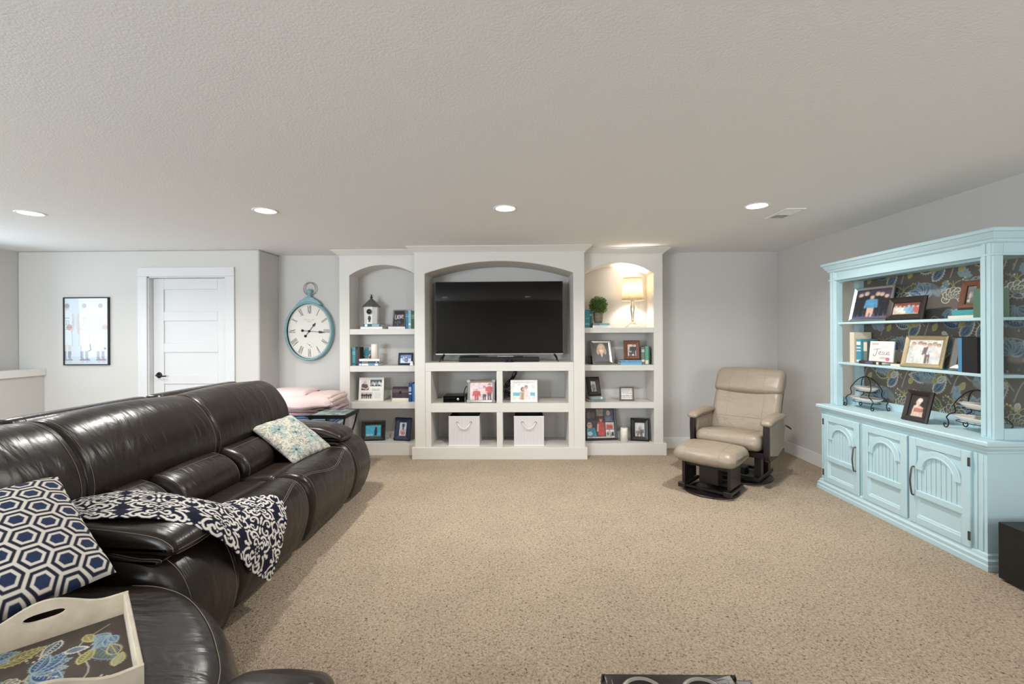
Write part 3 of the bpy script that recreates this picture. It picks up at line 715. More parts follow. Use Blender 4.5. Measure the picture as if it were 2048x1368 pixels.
c.person(.30, -.05, .68, (198, 78, 80), (190, 170, 150), (180, 70, 72), w=1.3); c.person(.64, 0, .78, (224, 200, 204), (70, 56, 50), (76, 72, 82)); c.person(.86, 0, .92, (202, 86, 84), (60, 48, 44), (96, 88, 96)); c.line([(.5, .4), (.74, .46)], .03, (232, 206, 196))
fr = photo_frame('silver corner clamp frame with family in red shirts beside the game console', (X_at(961.5, 5.26), 5.27, .6405), wpx(56, 5.26), .262, M_CHROME, c, .030, .016, lean=7, yaw=0)
for sx in (-1, 1):
    for zz in (.016, .246): box('corner_clamp', sx * .145 - .02, sx * .145 + .02, -.028, .004, zz - .018, zz + .018, M_STEEL, fr, bevel=.003)
bb = thing('black_case', 'upright black case behind the red shirt photo frame', 'case', (X_at(985, 5.36), 5.36, .6405))
box('case_body', -.07, .03, 0, .16, 0, .225, M_BLACK, bb, bevel=.004); box('case_front', -.066, .026, -.002, .001, .01, .21, M_GLOSSB, bb)
cb = thing('power_cord', 'coiled black cord behind the game console', 'cord', (X_at(930, 5.42), 5.42, .6405))
tube('cord_loop', spline([(-.03, 0, .01), (-.045, .01, .05), (-.02, 0, .08), (.0, 0, .15), (.02, .0, .17), (.035, 0, .14), (.02, 0, .09), (.0, .02, .06), (-.06, .01, .07), (.02, .02, .02)], 6), .006, M_BLACK, cb, 6)
cb = thing('cable_bundle', 'tangle of black cables hanging down beside the beach couple frame', 'cable', (X_at(1012, 5.45), 5.47, .6405))
for k in range(9):
    q = random.Random(k)
    pts = [(.11 + q.uniform(-.02, .02), .04, .355), (.10 + q.uniform(-.03, .02), .03, .30), (.03 + q.uniform(-.03, .05), q.uniform(-.05, .03), .22), (-.02 + q.uniform(-.02, .03), q.uniform(-.07, .03), .12), (.03 + q.uniform(-.04, .05), q.uniform(-.08, .0), .03 + .01 * k), (.10, q.uniform(-.05, 0), .02 + .012 * k), (.02 + q.uniform(-.03, .04), -.03, .05 + .016 * k), (-.025, q.uniform(-.06, 0), .015 + .008 * k)]
    tube('cable', spline(pts, 6), q.choice([.004, .005, .0035]), M_BLACK, cb, 6)
c = Canvas(72, 60, (232, 236, 236)); c.rect(0, 0, 1, .22, (232, 226, 214)); c.rect(0, .24, 1, .44, (92, 186, 204)); c.blur_noise(.05, 8)
c.poly([(.3, .0), (.33, .5), (.46, .58), (.6, .5), (.72, .0)], (214, 190, 178)); c.poly([(.5, 0), (.52, .55), (.66, .62), (.78, .4), (.78, 0)], (228, 214, 210)); c.ell(.44, .62, .09, .13, (128, 84, 56)); c.ell(.47, .62, .06, .09, (214, 172, 150)); c.ell(.60, .74, .075, .10, (92, 70, 58)); c.ell(.60, .71, .065, .09, (206, 160, 136)); c.poly([(.36, .0), (.36, .4), (.48, .44), (.5, 0)], (190, 146, 108))
photo_frame('white frame with a couple hugging on a beach in the right cubby', (X_at(1047.5, 5.26), 5.27, .6405), wpx(54, 5.26), .258, M_WHITEP, c, .030, .018, lean=8, yaw=0)

def fabric_bin(label, u0, u1):
    Y0 = 5.26; x0, x1 = X_at(u0, Y0), X_at(u1, Y0); w = x1 - x0
    t = thing('fabric_bin', label, 'storage bin', ((x0 + x1) / 2, Y0, .1405), group='striped fabric bins in the lower cubbies')
    h = .345; d = .33
    m = bpy.data.materials.new('striped_canvas'); m.use_nodes = True; nt = m.node_tree; b = nt.nodes['Principled BSDF']; b.inputs['Roughness'].default_value = .9
    tc = nt.nodes.new('ShaderNodeTexCoord'); wv = nt.nodes.new('ShaderNodeTexWave'); wv.inputs['Scale'].default_value = 19; wv.inputs['Distortion'].default_value = .3; wv.bands_direction = 'X'
    nt.links.new(tc.outputs['Object'], wv.inputs['Vector'])
    mx = nt.nodes.new('ShaderNodeMix'); mx.data_type = 'RGBA'; mx.inputs[6].default_value = rgb(198, 192, 194); mx.inputs[7].default_value = rgb(226, 221, 220)
    nt.links.new(wv.outputs['Fac'], mx.inputs[0]); nt.links.new(mx.outputs[2], b.inputs['Base Color'])
    box('front_panel', -w / 2, w / 2, 0, .006, 0, h - .008, m, t); box('side_panel', -w / 2, -w / 2 + .006, .006, d, 0, h, m, t); box('side_panel', w / 2 - .006, w / 2, .006, d, 0, h, m, t)
    box('back_panel', -w / 2 + .006, w / 2 - .006, d - .006, d, 0, h, M_BLACK, t); box('lining', -w / 2 + .006, w / 2 - .006, .006, d - .006, .004, h * .5, M_BLACK, t)
    box('lining_left', -w / 2 + .006, -w / 2 + .010, .006, d - .006, h * .5, h, M_BLACK, t); box('lining_right', w / 2 - .010, w / 2 - .006, .006, d - .006, h * .5, h, M_BLACK, t)
    box('rim_piping', -w / 2 - .003, w / 2 + .003, -.004, .008, h - .010, h, M_WHITEP, t, bevel=.003); box('base_piping', -w / 2 - .003, w / 2 + .003, -.004, .004, 0, .010, M_WHITEP, t, bevel=.003)
    for sx in (-1, 1):
        tube('grommet', [(sx * .077 + .010 * math.cos(a), -.003, h - .075 + .010 * math.sin(a)) for a in np.linspace(0, 2 * PI, 17)[:-1]], .003, M_STEEL, t, 6, True)
    tube('rope_handle', spline([(-.077, .004, h - .075), (-.072, -.012, h - .085), (-.04, -.022, h - .125), (0, -.024, h - .142), (.04, -.022, h - .125), (.072, -.012, h - .085), (.077, .004, h - .075)], 6), .0058, M_WAX, t, 8)
    return t
fabric_bin('striped fabric bin with rope handle in the lower left cubby', 896.5, 958)
fabric_bin('striped fabric bin with rope handle in the lower right cubby', 1027, 1087)

# ------------------------------------------------------------------ right bookcase
ZR = [1.5045, 1.0625, .6225, .1425]
book_upright('wide teal hardback at the left of the lamp shelf', X_at(1171, Yb), Yb + .03, ZR[0], .056, .215, .16, TEAL, band=[(.16, .25, MINT), (.5, .54, MINT)])
book_upright('slim teal blue hardback touching the topiary books', X_at(1180.5, Yb), Yb + .03, ZR[0], .024, .205, .16, TEALD, band=[(.7, .8, PALEB)])
book_flat('white book at the bottom under the topiary pot', X_at(1184.8, Yb), Yb - .02, ZR[0], .225, .026, .17, WHITEB, band=[(.12, .8, cloth_col(214, 214, 212))])
book_flat('sage teal book directly under the topiary pot', X_at(1186, Yb), Yb - .01, ZR[0] + .0265, .195, .026, .15, cloth_col(120, 168, 166), band=[(.05, .4, GREYG)])
tp = thing('topiary', 'round green boxwood topiary ball in a ribbed grey pot', 'plant', (X_at(1196.5, 5.52), 5.515, ZR[0] + .053))
M_POT = mat('ribbed_grey_pot', (122, 114, 98), .6, noise=.25, nscale=50)
prof = [(0, 0), (.046, 0), (.050, .03), (.055, .075), (.060, .128), (.054, .130), (.050, .115), (0, .115)]
lathe('pot', prof, M_POT, tp, 26)
for zz in (.03, .062, .095): tube('pot_band', [((.0505 + .08 * zz) * math.cos(a), (.0505 + .08 * zz) * math.sin(a), zz) for a in np.linspace(0, 2 * PI, 25)[:-1]], .003, M_POT, tp, 5, True)
tube('stem', [(0, 0, .1), (0, 0, .2)], .008, M_BROWNW, tp, 6)
M_LEAF = mat('boxwood_green', (86, 116, 48), .5, noise=.5, nscale=60)
V, F = [], []; q = random.Random(3)
for k in range(1500):
    zc = q.uniform(-1, 1); a = q.uniform(0, 2 * PI); s_ = math.sqrt(1 - zc * zc); d = Vector((s_ * math.cos(a), s_ * math.sin(a), zc))
    rr = .108 * q.uniform(.62, 1.0); p = d * rr + Vector((0, 0, .215))
    t1 = d.orthogonal().normalized(); t1.rotate(Matrix.Rotation(q.uniform(0, 6.28), 3, d)); ax = (d + t1 * q.uniform(-.9, .9)).normalized(); sd = ax.cross(t1).normalized()
    L, w_ = q.uniform(.014, .022), q.uniform(.004, .007); n = len(V)
    V += [tuple(p), tuple(p + ax * L * .5 + sd * w_), tuple(p + ax * L), tuple(p + ax * L * .5 - sd * w_)]; F.append((n, n + 1, n + 2, n + 3))
fo = mesh_obj('foliage', V, F, M_LEAF, tp); fo['kind'] = 'stuff'
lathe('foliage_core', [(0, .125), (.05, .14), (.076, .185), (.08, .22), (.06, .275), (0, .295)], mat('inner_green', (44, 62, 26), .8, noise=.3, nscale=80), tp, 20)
# table lamp
lx, ly = X_at(1265.5, 5.53), 5.53
lp = thing('table_lamp', 'lit table lamp with silver baluster base and textured drum shade', 'lamp', (lx, ly, ZR[0]))
M_SHADE = bpy.data.materials.new('textured_lamp_shade'); M_SHADE.use_nodes = True
nt = M_SHADE.node_tree; b = nt.nodes['Principled BSDF']; b.inputs['Base Color'].default_value = rgb(232, 224, 206); b.inputs['Roughness'].default_value = .8
tl = nt.nodes.new('ShaderNodeBsdfTranslucent'); tl.inputs['Color'].default_value = rgb(236, 218, 176)
tc = nt.nodes.new('ShaderNodeTexCoord'); vo = nt.nodes.new('ShaderNodeTexVoronoi'); vo.inputs['Scale'].default_value = 95; nt.links.new(tc.outputs['Object'], vo.inputs['Vector'])
cr = nt.nodes.new('ShaderNodeValToRGB'); cr.color_ramp.elements[0].color = rgb(250, 242, 226); cr.color_ramp.elements[1].color = rgb(206, 190, 160); cr.color_ramp.elements[1].position = .7
nt.links.new(vo.outputs['Distance'], cr.inputs['Fac']); nt.links.new(cr.outputs['Color'], tl.inputs['Color']); nt.links.new(cr.outputs['Color'], b.inputs['Base Color'])
ms = nt.nodes.new('ShaderNodeMixShader'); ms.inputs[0].default_value = .45
nt.links.new(b.outputs[0], ms.inputs[1]); nt.links.new(tl.outputs[0], ms.inputs[2]); nt.links.new(ms.outputs[0], nt.nodes['Material Output'].inputs['Surface'])
M_SILVER = mat('antique_silver', (206, 198, 182), .3, metal=.8, noise=.1, nscale=40)
box('foot', -.074, .074, -.074, .074, 0, .008, M_SILVER, lp, bevel=.002)
rings = [[(sx * s_, sy * s_, z) for sx, sy in ((-1, -1), (1, -1), (1, 1), (-1, 1))] for s_, z in ((.068, .008), (.064, .014), (.040, .035), (.022, .060), (.014, .070))]
rings_mesh('base', rings, M_SILVER, lp)
lathe('stem', [(.014, .066), (.013, .09), (.016, .12), (.024, .18), (.029, .222), (.026, .255), (.016, .29), (.013, .305), (.02, .33), (.028, .352), (.030, .358), (0, .36)], M_SILVER, lp, 20)
tube('harp', [(0, 0, .355), (0, 0, .43)], .007, M_STEEL, lp, 8)
lathe('bulb', [(.012, .365), (.014, .375), (.022, .395), (.020, .415), (.0, .428)], mat('lamp_bulb', (255, 240, 210), .4, emit=(1, .86, .62, 1), estr=30), lp, 16)
V, F = [], []; n = 40
for rr, zz in ((.126, .330), (.110, .598)):
    for k in range(n): a = 2 * PI * k / n; V.append((rr * math.cos(a), rr * math.sin(a), zz))
for k in range(n): F.append((k, (k + 1) % n, n + (k + 1) % n, n + k))
sh = mesh_obj('shade', V, F, M_SHADE, lp, True); sm = sh.modifiers.new('solid', 'SOLIDIFY'); sm.thickness = .003
for rr, zz in ((.126, .330), (.110, .598)): tube('shade_rim', [(rr * math.cos(a), rr * math.sin(a), zz) for a in np.linspace(0, 2 * PI, 41)[:-1]], .003, M_WAX, lp, 6, True)
lathe('finial', [(.002, .56), (.004, .60), (.006, .612), (.003, .622), (.005, .634), (0, .645)], M_SILVER, lp, 10)
l = bpy.data.lights.new('lamp_glow', 'POINT'); l.energy = 15; l.color = (1.0, .92, .80); l.shadow_soft_size = .03
o = bpy.data.objects.new('lamp_glow', l); link(o, lp); o.location = (0, 0, .475)

# second shelf
c = Canvas(56, 72, (66, 62, 56)).blur_noise(.35, 8)
c.poly([(.0, 0), (.04, .34), (.30, .50), (.70, .50), (.96, .34), (1, 0)], (54, 50, 66)); c.ell(.5, .70, .27, .27, (206, 176, 128)); c.ell(.28, .56, .10, .18, (198, 164, 116)); c.ell(.73, .56, .09, .18, (190, 154, 108)); c.poly([(.38, .5), (.5, .22), (.62, .5)], (222, 176, 150)); c.ell(.5, .66, .165, .215, (228, 184, 160)); c.ell(.5, .585, .07, .028, (246, 236, 230)); c.ell(.43, .71, .026, .016, (72, 58, 52)); c.ell(.57, .71, .026, .016, (72, 58, 52)); c.poly([(.32, .78), (.42, .9), (.6, .9), (.7, .76), (.56, .84), (.4, .83)], (214, 186, 140))
photo_frame('silver frame with a portrait of a smiling blonde woman', (X_at(1206, 5.47), 5.50, ZR[1]), wpx(42, 5.47), .30, M_CHROME, c, .033, .016, lean=20, yaw=.12)
sk = thing('dark_box', 'small dark box half hidden behind the blonde portrait frame', 'box', (X_at(1181, 5.56), 5.56, ZR[1])); box('box_body', -.022, .022, 0, .04, 0, .085, M_DARKW, sk, bevel=.003); box('lid', -.024, .024, -.002, .042, .085, .10, M_DARKW, sk, bevel=.003)
book_flat('bright light blue book at the bottom under the brown couple frame', X_at(1240, Yb), Yb - .03, ZR[1], .248, .028, .17, cloth_col(104, 172, 212))
book_flat('dusty blue book directly under the brown couple frame', X_at(1243, Yb), Yb - .02, ZR[1] + .0285, .228, .026, .16, cloth_col(104, 150, 184), band=[(.22, .28, PALEB), (.8, .86, PALEB)])
c = Canvas(36, 50, (214, 200, 184)).blur_noise(.15, 6); c.person(.34, .0, .78, (188, 178, 172), (150, 120, 90), (40, 40, 48), w=1.4); c.person(.68, .02, .94, (40, 38, 62), (70, 54, 46), (44, 42, 60), w=1.5); c.ell(.62, .1, .12, .06, (236, 230, 228))
photo_frame('brown wooden frame with a seated couple standing on two blue books', (X_at(1264.5, 5.47), 5.49, ZR[1] + .055), wpx(32, 5.47), .232, M_BROWNW, c, .046, .018, lean=9, yaw=-.04)
book_upright('grey green book left of the two upright books by the couple frame', X_at(1282.5, Yb), Yb, ZR[1], .040, .21, .16, GREYG, band=[(.16, .28, CREAM), (.72, .76, WHITEB), (.8, .84, WHITEB)])
book_upright('bright green book right of the grey green one', X_at(1290, Yb), Yb - .004, ZR[1], .040, .218, .16, GREENB, band=[(.04, .24, CREAM)])
book_upright('thin dark green book at the right end of the couple frame shelf', X_at(1297, Yb), Yb, ZR[1], .017, .212, .16, DGREEN)

# third shelf
book_flat('grey blue book at the bottom under the dark frame on the third right shelf', X_at(1177, Yb), Yb - .035, ZR[2], .19, .030, .17, cloth_col(116, 134, 136), rz=.14, band=[(.3, .7, GREYG)])
book_flat('pale grey book on top of the grey blue one under the dark frame', X_at(1180, Yb), Yb - .02, ZR[2] + .0305, .155, .030, .15, cloth_col(142, 156, 158), rz=.12, band=[(.8, .92, WHITEB)])
c = Canvas(32, 50, (70, 60, 52)); c.poly([(.2, .05), (.1, .95), (.9, .9), (.9, .05)], (180, 182, 160)); c.blur_noise(.15, 6); c.person(.48, .05, .75, (96, 116, 104), (70, 60, 50), (60, 66, 70), w=1.3); c.person(.74, .05, .42, (120, 90, 110), (80, 60, 50), (70, 66, 80))
photo_frame('dark brown frame leaning on two grey books at the left of the shelf', (X_at(1189, 5.47), 5.50, ZR[2] + .061), wpx(28, 5.47), .232, M_DARKW, c, .048, .016, lean=20, yaw=.22)
c = Canvas(40, 40, (232, 228, 222)); q = random.Random(5)
for row, (y0, dark) in enumerate(((.86, 1), (.72, 0), (.56, 0), (.34, 1), (.18, 0))):
    xx = .06
    while xx < .92:
        hh = .06 if not dark else .09; c.curve([(xx, y0 - hh), (xx + .02, y0 + hh * .6), (xx + .05, y0 - hh * .4), (xx + .08, y0 + hh * .2)], .014 if dark else .009, (86, 82, 78)); xx += .14 if dark else .12
photo_frame('small square grey frame with brush lettering standing alone', (X_at(1253.5, 5.50), 5.52, ZR[2]), wpx(28.5, 5.5), .166, mat('grey_wash_frame', (112, 108, 102), .6, noise=.2, nscale=60), c, .018, .02, lean=6, yaw=-.08)

# bottom shelf
c = Canvas(110, 104, (38, 36, 38))
cells = [(.02, .55, .36, .98, (70, 60, 58)), (.38, .74, .62, .98, (150, 146, 120)), (.64, .55, .98, .98, (84, 90, 110)), (.02, .06, .36, .53, (56, 48, 46)), (.38, .06, .66, .72, (92, 52, 44)), (.68, .30, .98, .53, (190, 180, 170)), (.68, .06, .82, .28, (206, 202, 198)), (.84, .06, .98, .28, (214, 210, 206))]
for x0, y0, x1, y1, col in cells: c.rect(x0, y0, x1, y1, col)
c.blur_noise(.25, 14)
c.ell(.12, .78, .08, .12, (120, 96, 88)); c.ell(.26, .78, .07, .11, (110, 88, 84)); c.poly([(.0, .06), (.02, .34), (.14, .38), (.30, .34), (.36, .06)], (40, 140, 176)); c.ell(.12, .44, .09, .10, (212, 164, 142)); c.rect(.05, .45, .2, .475, (50, 46, 50)); c.ell(.12, .16, .09, .07, (190, 220, 228))
c.poly([(.40, .08), (.42, .52), (.52, .56), (.64, .5), (.65, .08)], (176, 52, 44)); c.ell(.53, .62, .055, .07, (206, 158, 138)); c.ell(.53, .68, .06, .035, (150, 40, 40)); c.line([(.42, .45), (.40, .25)], .03, (206, 158, 138))
c.ell(.80, .84, .07, .09, (196, 160, 140)); c.poly([(.68, .56), (.7, .74), (.9, .74), (.95, .56)], (110, 120, 150)); c.poly([(.7, .31), (.72, .45), (.84, .48), (.94, .4), (.94, .31)], (190, 66, 60)); c.ell(.82, .48, .04, .045, (212, 172, 150)); c.ell(.75, .14, .04, .07, (110, 108, 108)); c.poly([(.86, .07), (.88, .2), (.96, .2), (.97, .07)], (60, 58, 60)); c.rect(.0, .0, 1, .045, (206, 204, 200))
photo_frame('large black collage frame of family snapshots leaning on the bottom right shelf', (.972, 5.53, ZR[3]), .40, .402, M_BLACK, c, .026, .02, lean=13, yaw=.10)
candle('short white pillar candle between two frames on the bottom right shelf', X_at(1247.5, 5.45), 5.46, ZR[3], .042, .165)
c = Canvas(36, 50, (196, 190, 190)).blur_noise(.2, 7); c.person(.3, .0, .5, (120, 116, 116), (80, 76, 76), (100, 96, 96), (206, 200, 198), w=1.4); c.person(.66, .0, .6, (90, 86, 88), (70, 66, 66), (86, 84, 84), (200, 194, 192), w=1.4); c.person(.5, .3, .48, (150, 146, 146), (90, 88, 88), (120, 118, 118), (206, 200, 198))
photo_frame('black stepped frame with a black and white group photo at the right end', (X_at(1280, 5.46), 5.49, ZR[3]), wpx(36, 5.46), .268, M_BLACK, c, .052, .022, lean=12, yaw=-.22)

# ------------------------------------------------------------------ wall clock and framed poster
ck = thing('wall_clock', 'large oval distressed teal pocket watch style wall clock', 'clock', (X_at(618.5, 5.66), 5.708, 1.482))
a_, b_, d_ = .292, .360, .085
def oval(sx, sz, y, n=64): return [(sx * math.cos(t), y, sz * math.sin(t)) for t in np.linspace(0, 2 * PI, n + 1)[:-1]]
rings_mesh('case', [oval(a_ - .02, b_ - .02, -.001), oval(a_ + .008, b_ + .008, -.004), oval(a_ + .014, b_ + .014, -.03), oval(a_ + .008, b_ + .008, -d_ + .01), oval(a_ - .002, b_ - .002, -d_), oval(a_ - .014, b_ - .014, -d_ + .003), oval(a_ - .018, b_ - .018, -d_ + .02)], M_CLOCK, ck, smooth=True)
rings_mesh('inner_rim', [oval(a_ - .0175, b_ - .0175, -d_ + .014), oval(a_ - .020, b_ - .020, -.03)], M_BLACKM, ck, smooth=True)
N1, N2 = 170, 200
c = Canvas(N1, N2, (230, 226, 218)); c.blur_noise(.025, 5)
def opt(t, k): return (.5 + .5 * k * math.sin(t), .5 + .5 * k * math.cos(t))
INK = (58, 52, 50)
for i in range(60): t = 2 * PI * i / 60; c.line([opt(t, .955), opt(t, .985)], .0022, (150, 142, 132))
c.line([opt(t, .955) for t in np.linspace(0, 2 * PI, 80)], .0016, (170, 162, 152)); c.line([opt(t, .985) for t in np.linspace(0, 2 * PI, 80)], .0016, (170, 162, 152))
ROM = ['XII', 'I', 'II', 'III', 'IV', 'V', 'VI', 'VII', 'VIII', 'IX', 'X', 'XI']
for i, s_ in enumerate(ROM):
    t = 2 * PI * i / 12; p0, p1 = opt(t, .66), opt(t, .93); dx, dy = p1[0] - p0[0], p1[1] - p0[1]
    L = math.hypot(dx * .81, dy); tx, ty = dy / L / .81 * .81, -dx * .81 / L   # tangent
    adv = {'I': .022, 'V': .042, 'X': .046}; tot = sum(adv[ch_] for ch_ in s_); x = -tot / 2
    def Q(f, o): return (p0[0] + dx * f + tx * o * 1.0, p0[1] + dy * f + ty * o)
    for ch_ in s_:
        w_ = adv[ch_]
        if ch_ == 'I': c.line([Q(0, x + w_ / 2), Q(1, x + w_ / 2)], .0052, INK)
        elif ch_ == 'V': c.line([Q(1, x + .006), Q(0, x + w_ / 2)], .0056, INK); c.line([Q(1, x + w_ - .006), Q(0, x + w_ / 2)], .0028, INK)
        else: c.line([Q(1, x + .005), Q(0, x + w_ - .005)], .0056, INK); c.line([Q(1, x + w_ - .005), Q(0, x + .005)], .0028, INK)
        x += w_
for k in range(11):
    if k not in (3, 7): c.line([(.385 + k * .021, .70), (.385 + k * .021, .716)], .003, (168, 162, 156)); c.line([(.385 + k * .021, .716), (.395 + k * .021, .716)], .002, (168, 162, 156))
for k in range(5): c.line([(.445 + k * .022, .668), (.445 + k * .022, .682)], .003, (160, 154, 148)); c.line([(.445 + k * .022, .675), (.457 + k * .022, .675)], .002, (160, 154, 148))
for i in range(12): t = 2 * PI * i / 12; c.line([(.5 + .072 * math.sin(t), .245 + .058 * math.cos(t)), (.5 + .085 * math.sin(t), .245 + .068 * math.cos(t))], .003, (176, 170, 160))
c.line([(.455, .275), (.555, .205)], .003, INK); c.ell(.5, .245, .012, .01, INK)
V = np.stack([(c.X.ravel() - .5), np.zeros(c.X.size), (c.Y.ravel() - .5)], 1)
# squeeze the square canvas onto the oval dial
XX, ZZ = V[:, 0] * 2, V[:, 2] * 2; rr = np.sqrt(XX ** 2 + ZZ ** 2); sc = np.where(rr > 1, 1 / np.maximum(rr, 1e-6), 1)
V = np.stack([XX * sc * (a_ - .019), np.full(len(XX), -.042), ZZ * sc * (b_ - .019)], 1)
grid_obj('dial', V, N1, N2, print_mat('dial_print', .55), ck, np.concatenate([c.a.reshape(-1, 3), np.ones((V.shape[0], 1))], 1))
def hand(name, ang, L, tail, w0):
    s_, co = math.sin(ang), math.cos(ang)
    P = lambda f, o: (s_ * f + co * o, co * f - s_ * o)
    prism(name, [P(-tail, -w0 * .5), P(L * .58, -w0 * .5), P(L * .64, -w0 * 2.6), P(L * .74, -w0 * 2.2), P(L, 0), P(L * .74, w0 * 2.2), P(L * .64, w0 * 2.6), P(L * .58, w0 * .5), P(-tail, w0 * .5)], 'y', -.052, -.049, M_BLACKM, ck)
    e = lathe('hand_counterweight', [(0, -.002), (.016, -.002), (.016, .002), (0, .002)], M_BLACKM, ck, 16); e.rotation_euler = (PI / 2, 0, 0); e.location = (-s_ * tail, -.051, -co * tail)
hand('hour_hand', math.radians(38), .135, .078, .006); hand('minute_hand', math.radians(95), .20, .085, .006)
e = lathe('hand_hub', [(0, -.004), (.014, -.004), (.014, .004), (0, .004)], M_BLACKM, ck, 16); e.rotation_euler = (PI / 2, 0, 0); e.location = (0, -.053, 0)
prism('bow_mount', [(-.165, .325), (-.11, .385), (-.075, .40), (-.05, .425), (.05, .425), (.075, .40), (.11, .385), (.165, .325), (0, .352)], 'y', -.070, -.008, M_CLOCK, ck, bevel=.008, seg=3)
lathe('crown_knob', [(.028, .40), (.034, .425), (.026, .44), (.018, .452), (.022, .468), (.034, .485), (.030, .515), (.012, .530), (0, .532)], M_CLOCK, ck, 18, (0, -.038, 0))
tube('bow_ring', [(.074 * math.cos(t), -.038, .535 + .078 * math.sin(t)) for t in np.linspace(0, 2 * PI, 41)[:-1]], .0065, M_STEEL, ck, 8, True)

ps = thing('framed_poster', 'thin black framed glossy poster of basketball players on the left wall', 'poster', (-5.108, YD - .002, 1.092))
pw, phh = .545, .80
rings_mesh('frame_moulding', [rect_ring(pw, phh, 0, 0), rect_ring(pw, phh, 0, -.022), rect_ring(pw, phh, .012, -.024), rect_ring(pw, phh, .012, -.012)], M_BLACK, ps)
c = Canvas(130, 190, (204, 216, 226)); c.rect(0, 0, 1, .12, (190, 206, 218)); c.blur_noise(.05, 6)
def player(x, sc, shoe, ball=None):
    J, E, K = (218, 226, 234), (158, 172, 190), (206, 184, 174)
    for sx in (-1, 1):
        lx_ = x + sx * .055 * sc
        c.poly([(lx_ - .030, .10), (lx_ - .038, .36), (lx_ + .038, .36), (lx_ + .030, .10)], K); c.poly([(lx_ - .034, .09), (lx_ - .036, .20), (lx_ + .036, .20), (lx_ + .034, .09)], (104, 114, 134)); c.ell(lx_ + .012, .062, .062, .026, shoe); c.line([(lx_ - .04, .05), (lx_ + .06, .05)], .006, (226, 228, 232))
    c.poly([(x - .12, .28), (x - .11, .54), (x + .11, .54), (x + .12, .28), (x + .01, .30), (x, .38), (x - .01, .30)], J)
    c.poly([(x - .11, .52), (x - .13, .76), (x - .05, .81), (x + .05, .81), (x + .13, .76), (x + .11, .52)], J)
    c.line([(x - .12, .28), (x - .11, .54), (x - .13, .76)], .005, E); c.line([(x + .12, .28), (x + .11, .54), (x + .13, .76)], .005, E); c.line([(x - .11, .53), (x + .11, .53)], .006, E)
    c.line([(x - .13, .75), (x - .155, .60), (x - .135, .47)], .016, K); c.line([(x + .13, .75), (x + .155, .60), (x + .11, .50)], .016, K)
    c.ell(x, .865, .052, .052, K); c.ell(x, .885, .054, .036, (132, 118, 112)); c.line([(x - .05, .70), (x + .05, .70)], .008, E)
    for dx in (-.025, .025): c.line([(x + dx - .012, .66), (x + dx + .012, .66), (x + dx + .012, .60), (x + dx - .012, .60)], .006, E)
    if ball: c.ell(x + ball, .56, .066, .046, (186, 128, 104)); c.line([(x + ball - .06, .56), (x + ball + .06, .56)], .004, (110, 80, 70))
player(.06, 1, (118, 122, 134), ball=.05); player(.45, 1, (96, 72, 82)); player(.82, 1, (122, 62, 70), ball=.10)
c.a = c.a * .72 + np.array([lin(216), lin(224), lin(232)]) * .28  # pale wash painted over the whole print, standing in for window glare
c.line([(.58, .30), (.60, .22), (.55, .20)], .008, (90, 100, 120)); c.ell(.92, .24, .025, .018, (96, 106, 124))
M_POSTER = print_mat('glossy_poster', .25, .5); M_POSTER.node_tree.nodes['Principled BSDF'].inputs['Coat Weight'].default_value = 1.0; M_POSTER.node_tree.nodes['Principled BSDF'].inputs['Coat Roughness'].default_value = .03
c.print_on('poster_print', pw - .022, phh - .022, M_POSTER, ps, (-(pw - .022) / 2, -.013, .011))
# ------------------------------------------------------------------ dark leather sectional
sf = thing('sectional_sofa', 'large dark brown leather reclining sectional with contrast stitching', 'sofa')
def stitch(name, pts, parent, r_=.0011): return tube(name, pts, r_, M_STITCH, parent, 5)
def seat_profile(dx=0.0, dz=0.0):
    return [(x + dx, z + dz) for x, z in ((-2.16, .14), (-2.17, .40), (-1.98, .462), (-1.80, .478), (-1.70, .482), (-1.672, .474), (-1.64, .488), (-1.56, .498), (-1.475, .478), (-1.415, .41), (-1.392, .30), (-1.41, .18), (-1.455, .07), (-1.52, .035), (-1.85, .04))]
def S_stitch(pd, parent, ya, yb, tt):
    """double seam that dips over the front of the seat, with one line of thread each side"""
    g = []
    for s_ in np.linspace(0, 1, 26):
        y = ya + (yb - ya) * s_
        t = tt[0] + (tt[1] - tt[0]) * (.5 - .5 * math.cos(2 * PI * min(1, max(0, (s_ - .05) / .9)))) ** .8
        g.append((t, y))
    stitch('stitching', [pd.pt(t - .004, y, .0012) for t, y in g], parent); stitch('stitching', [pd.pt(t + .005, y, .0012) for t, y in g], parent)
    tube('seam', [pd.pt(t, y, -.001) for t, y in g], .004, M_BLACK, parent, 5)
SEATS = [(3.015, 3.83), (2.235, 3.00)]
for (a, b) in SEATS:
    pd = Pad(seat_profile(), a, b, .055, 6, 12, .006)
    so = pd.build('seat_cushion', M_LEATHER, sf)
    S_stitch(pd, so, a + .02, b - .02, (.535, .585))
    stitch('stitching', [pd.pt(t, a + .055, .001) for t in np.linspace(.42, .70, 24)], so)
    stitch('stitching', [pd.pt(t, b - .05, .001) for t in np.linspace(.40, .72, 24)], so)
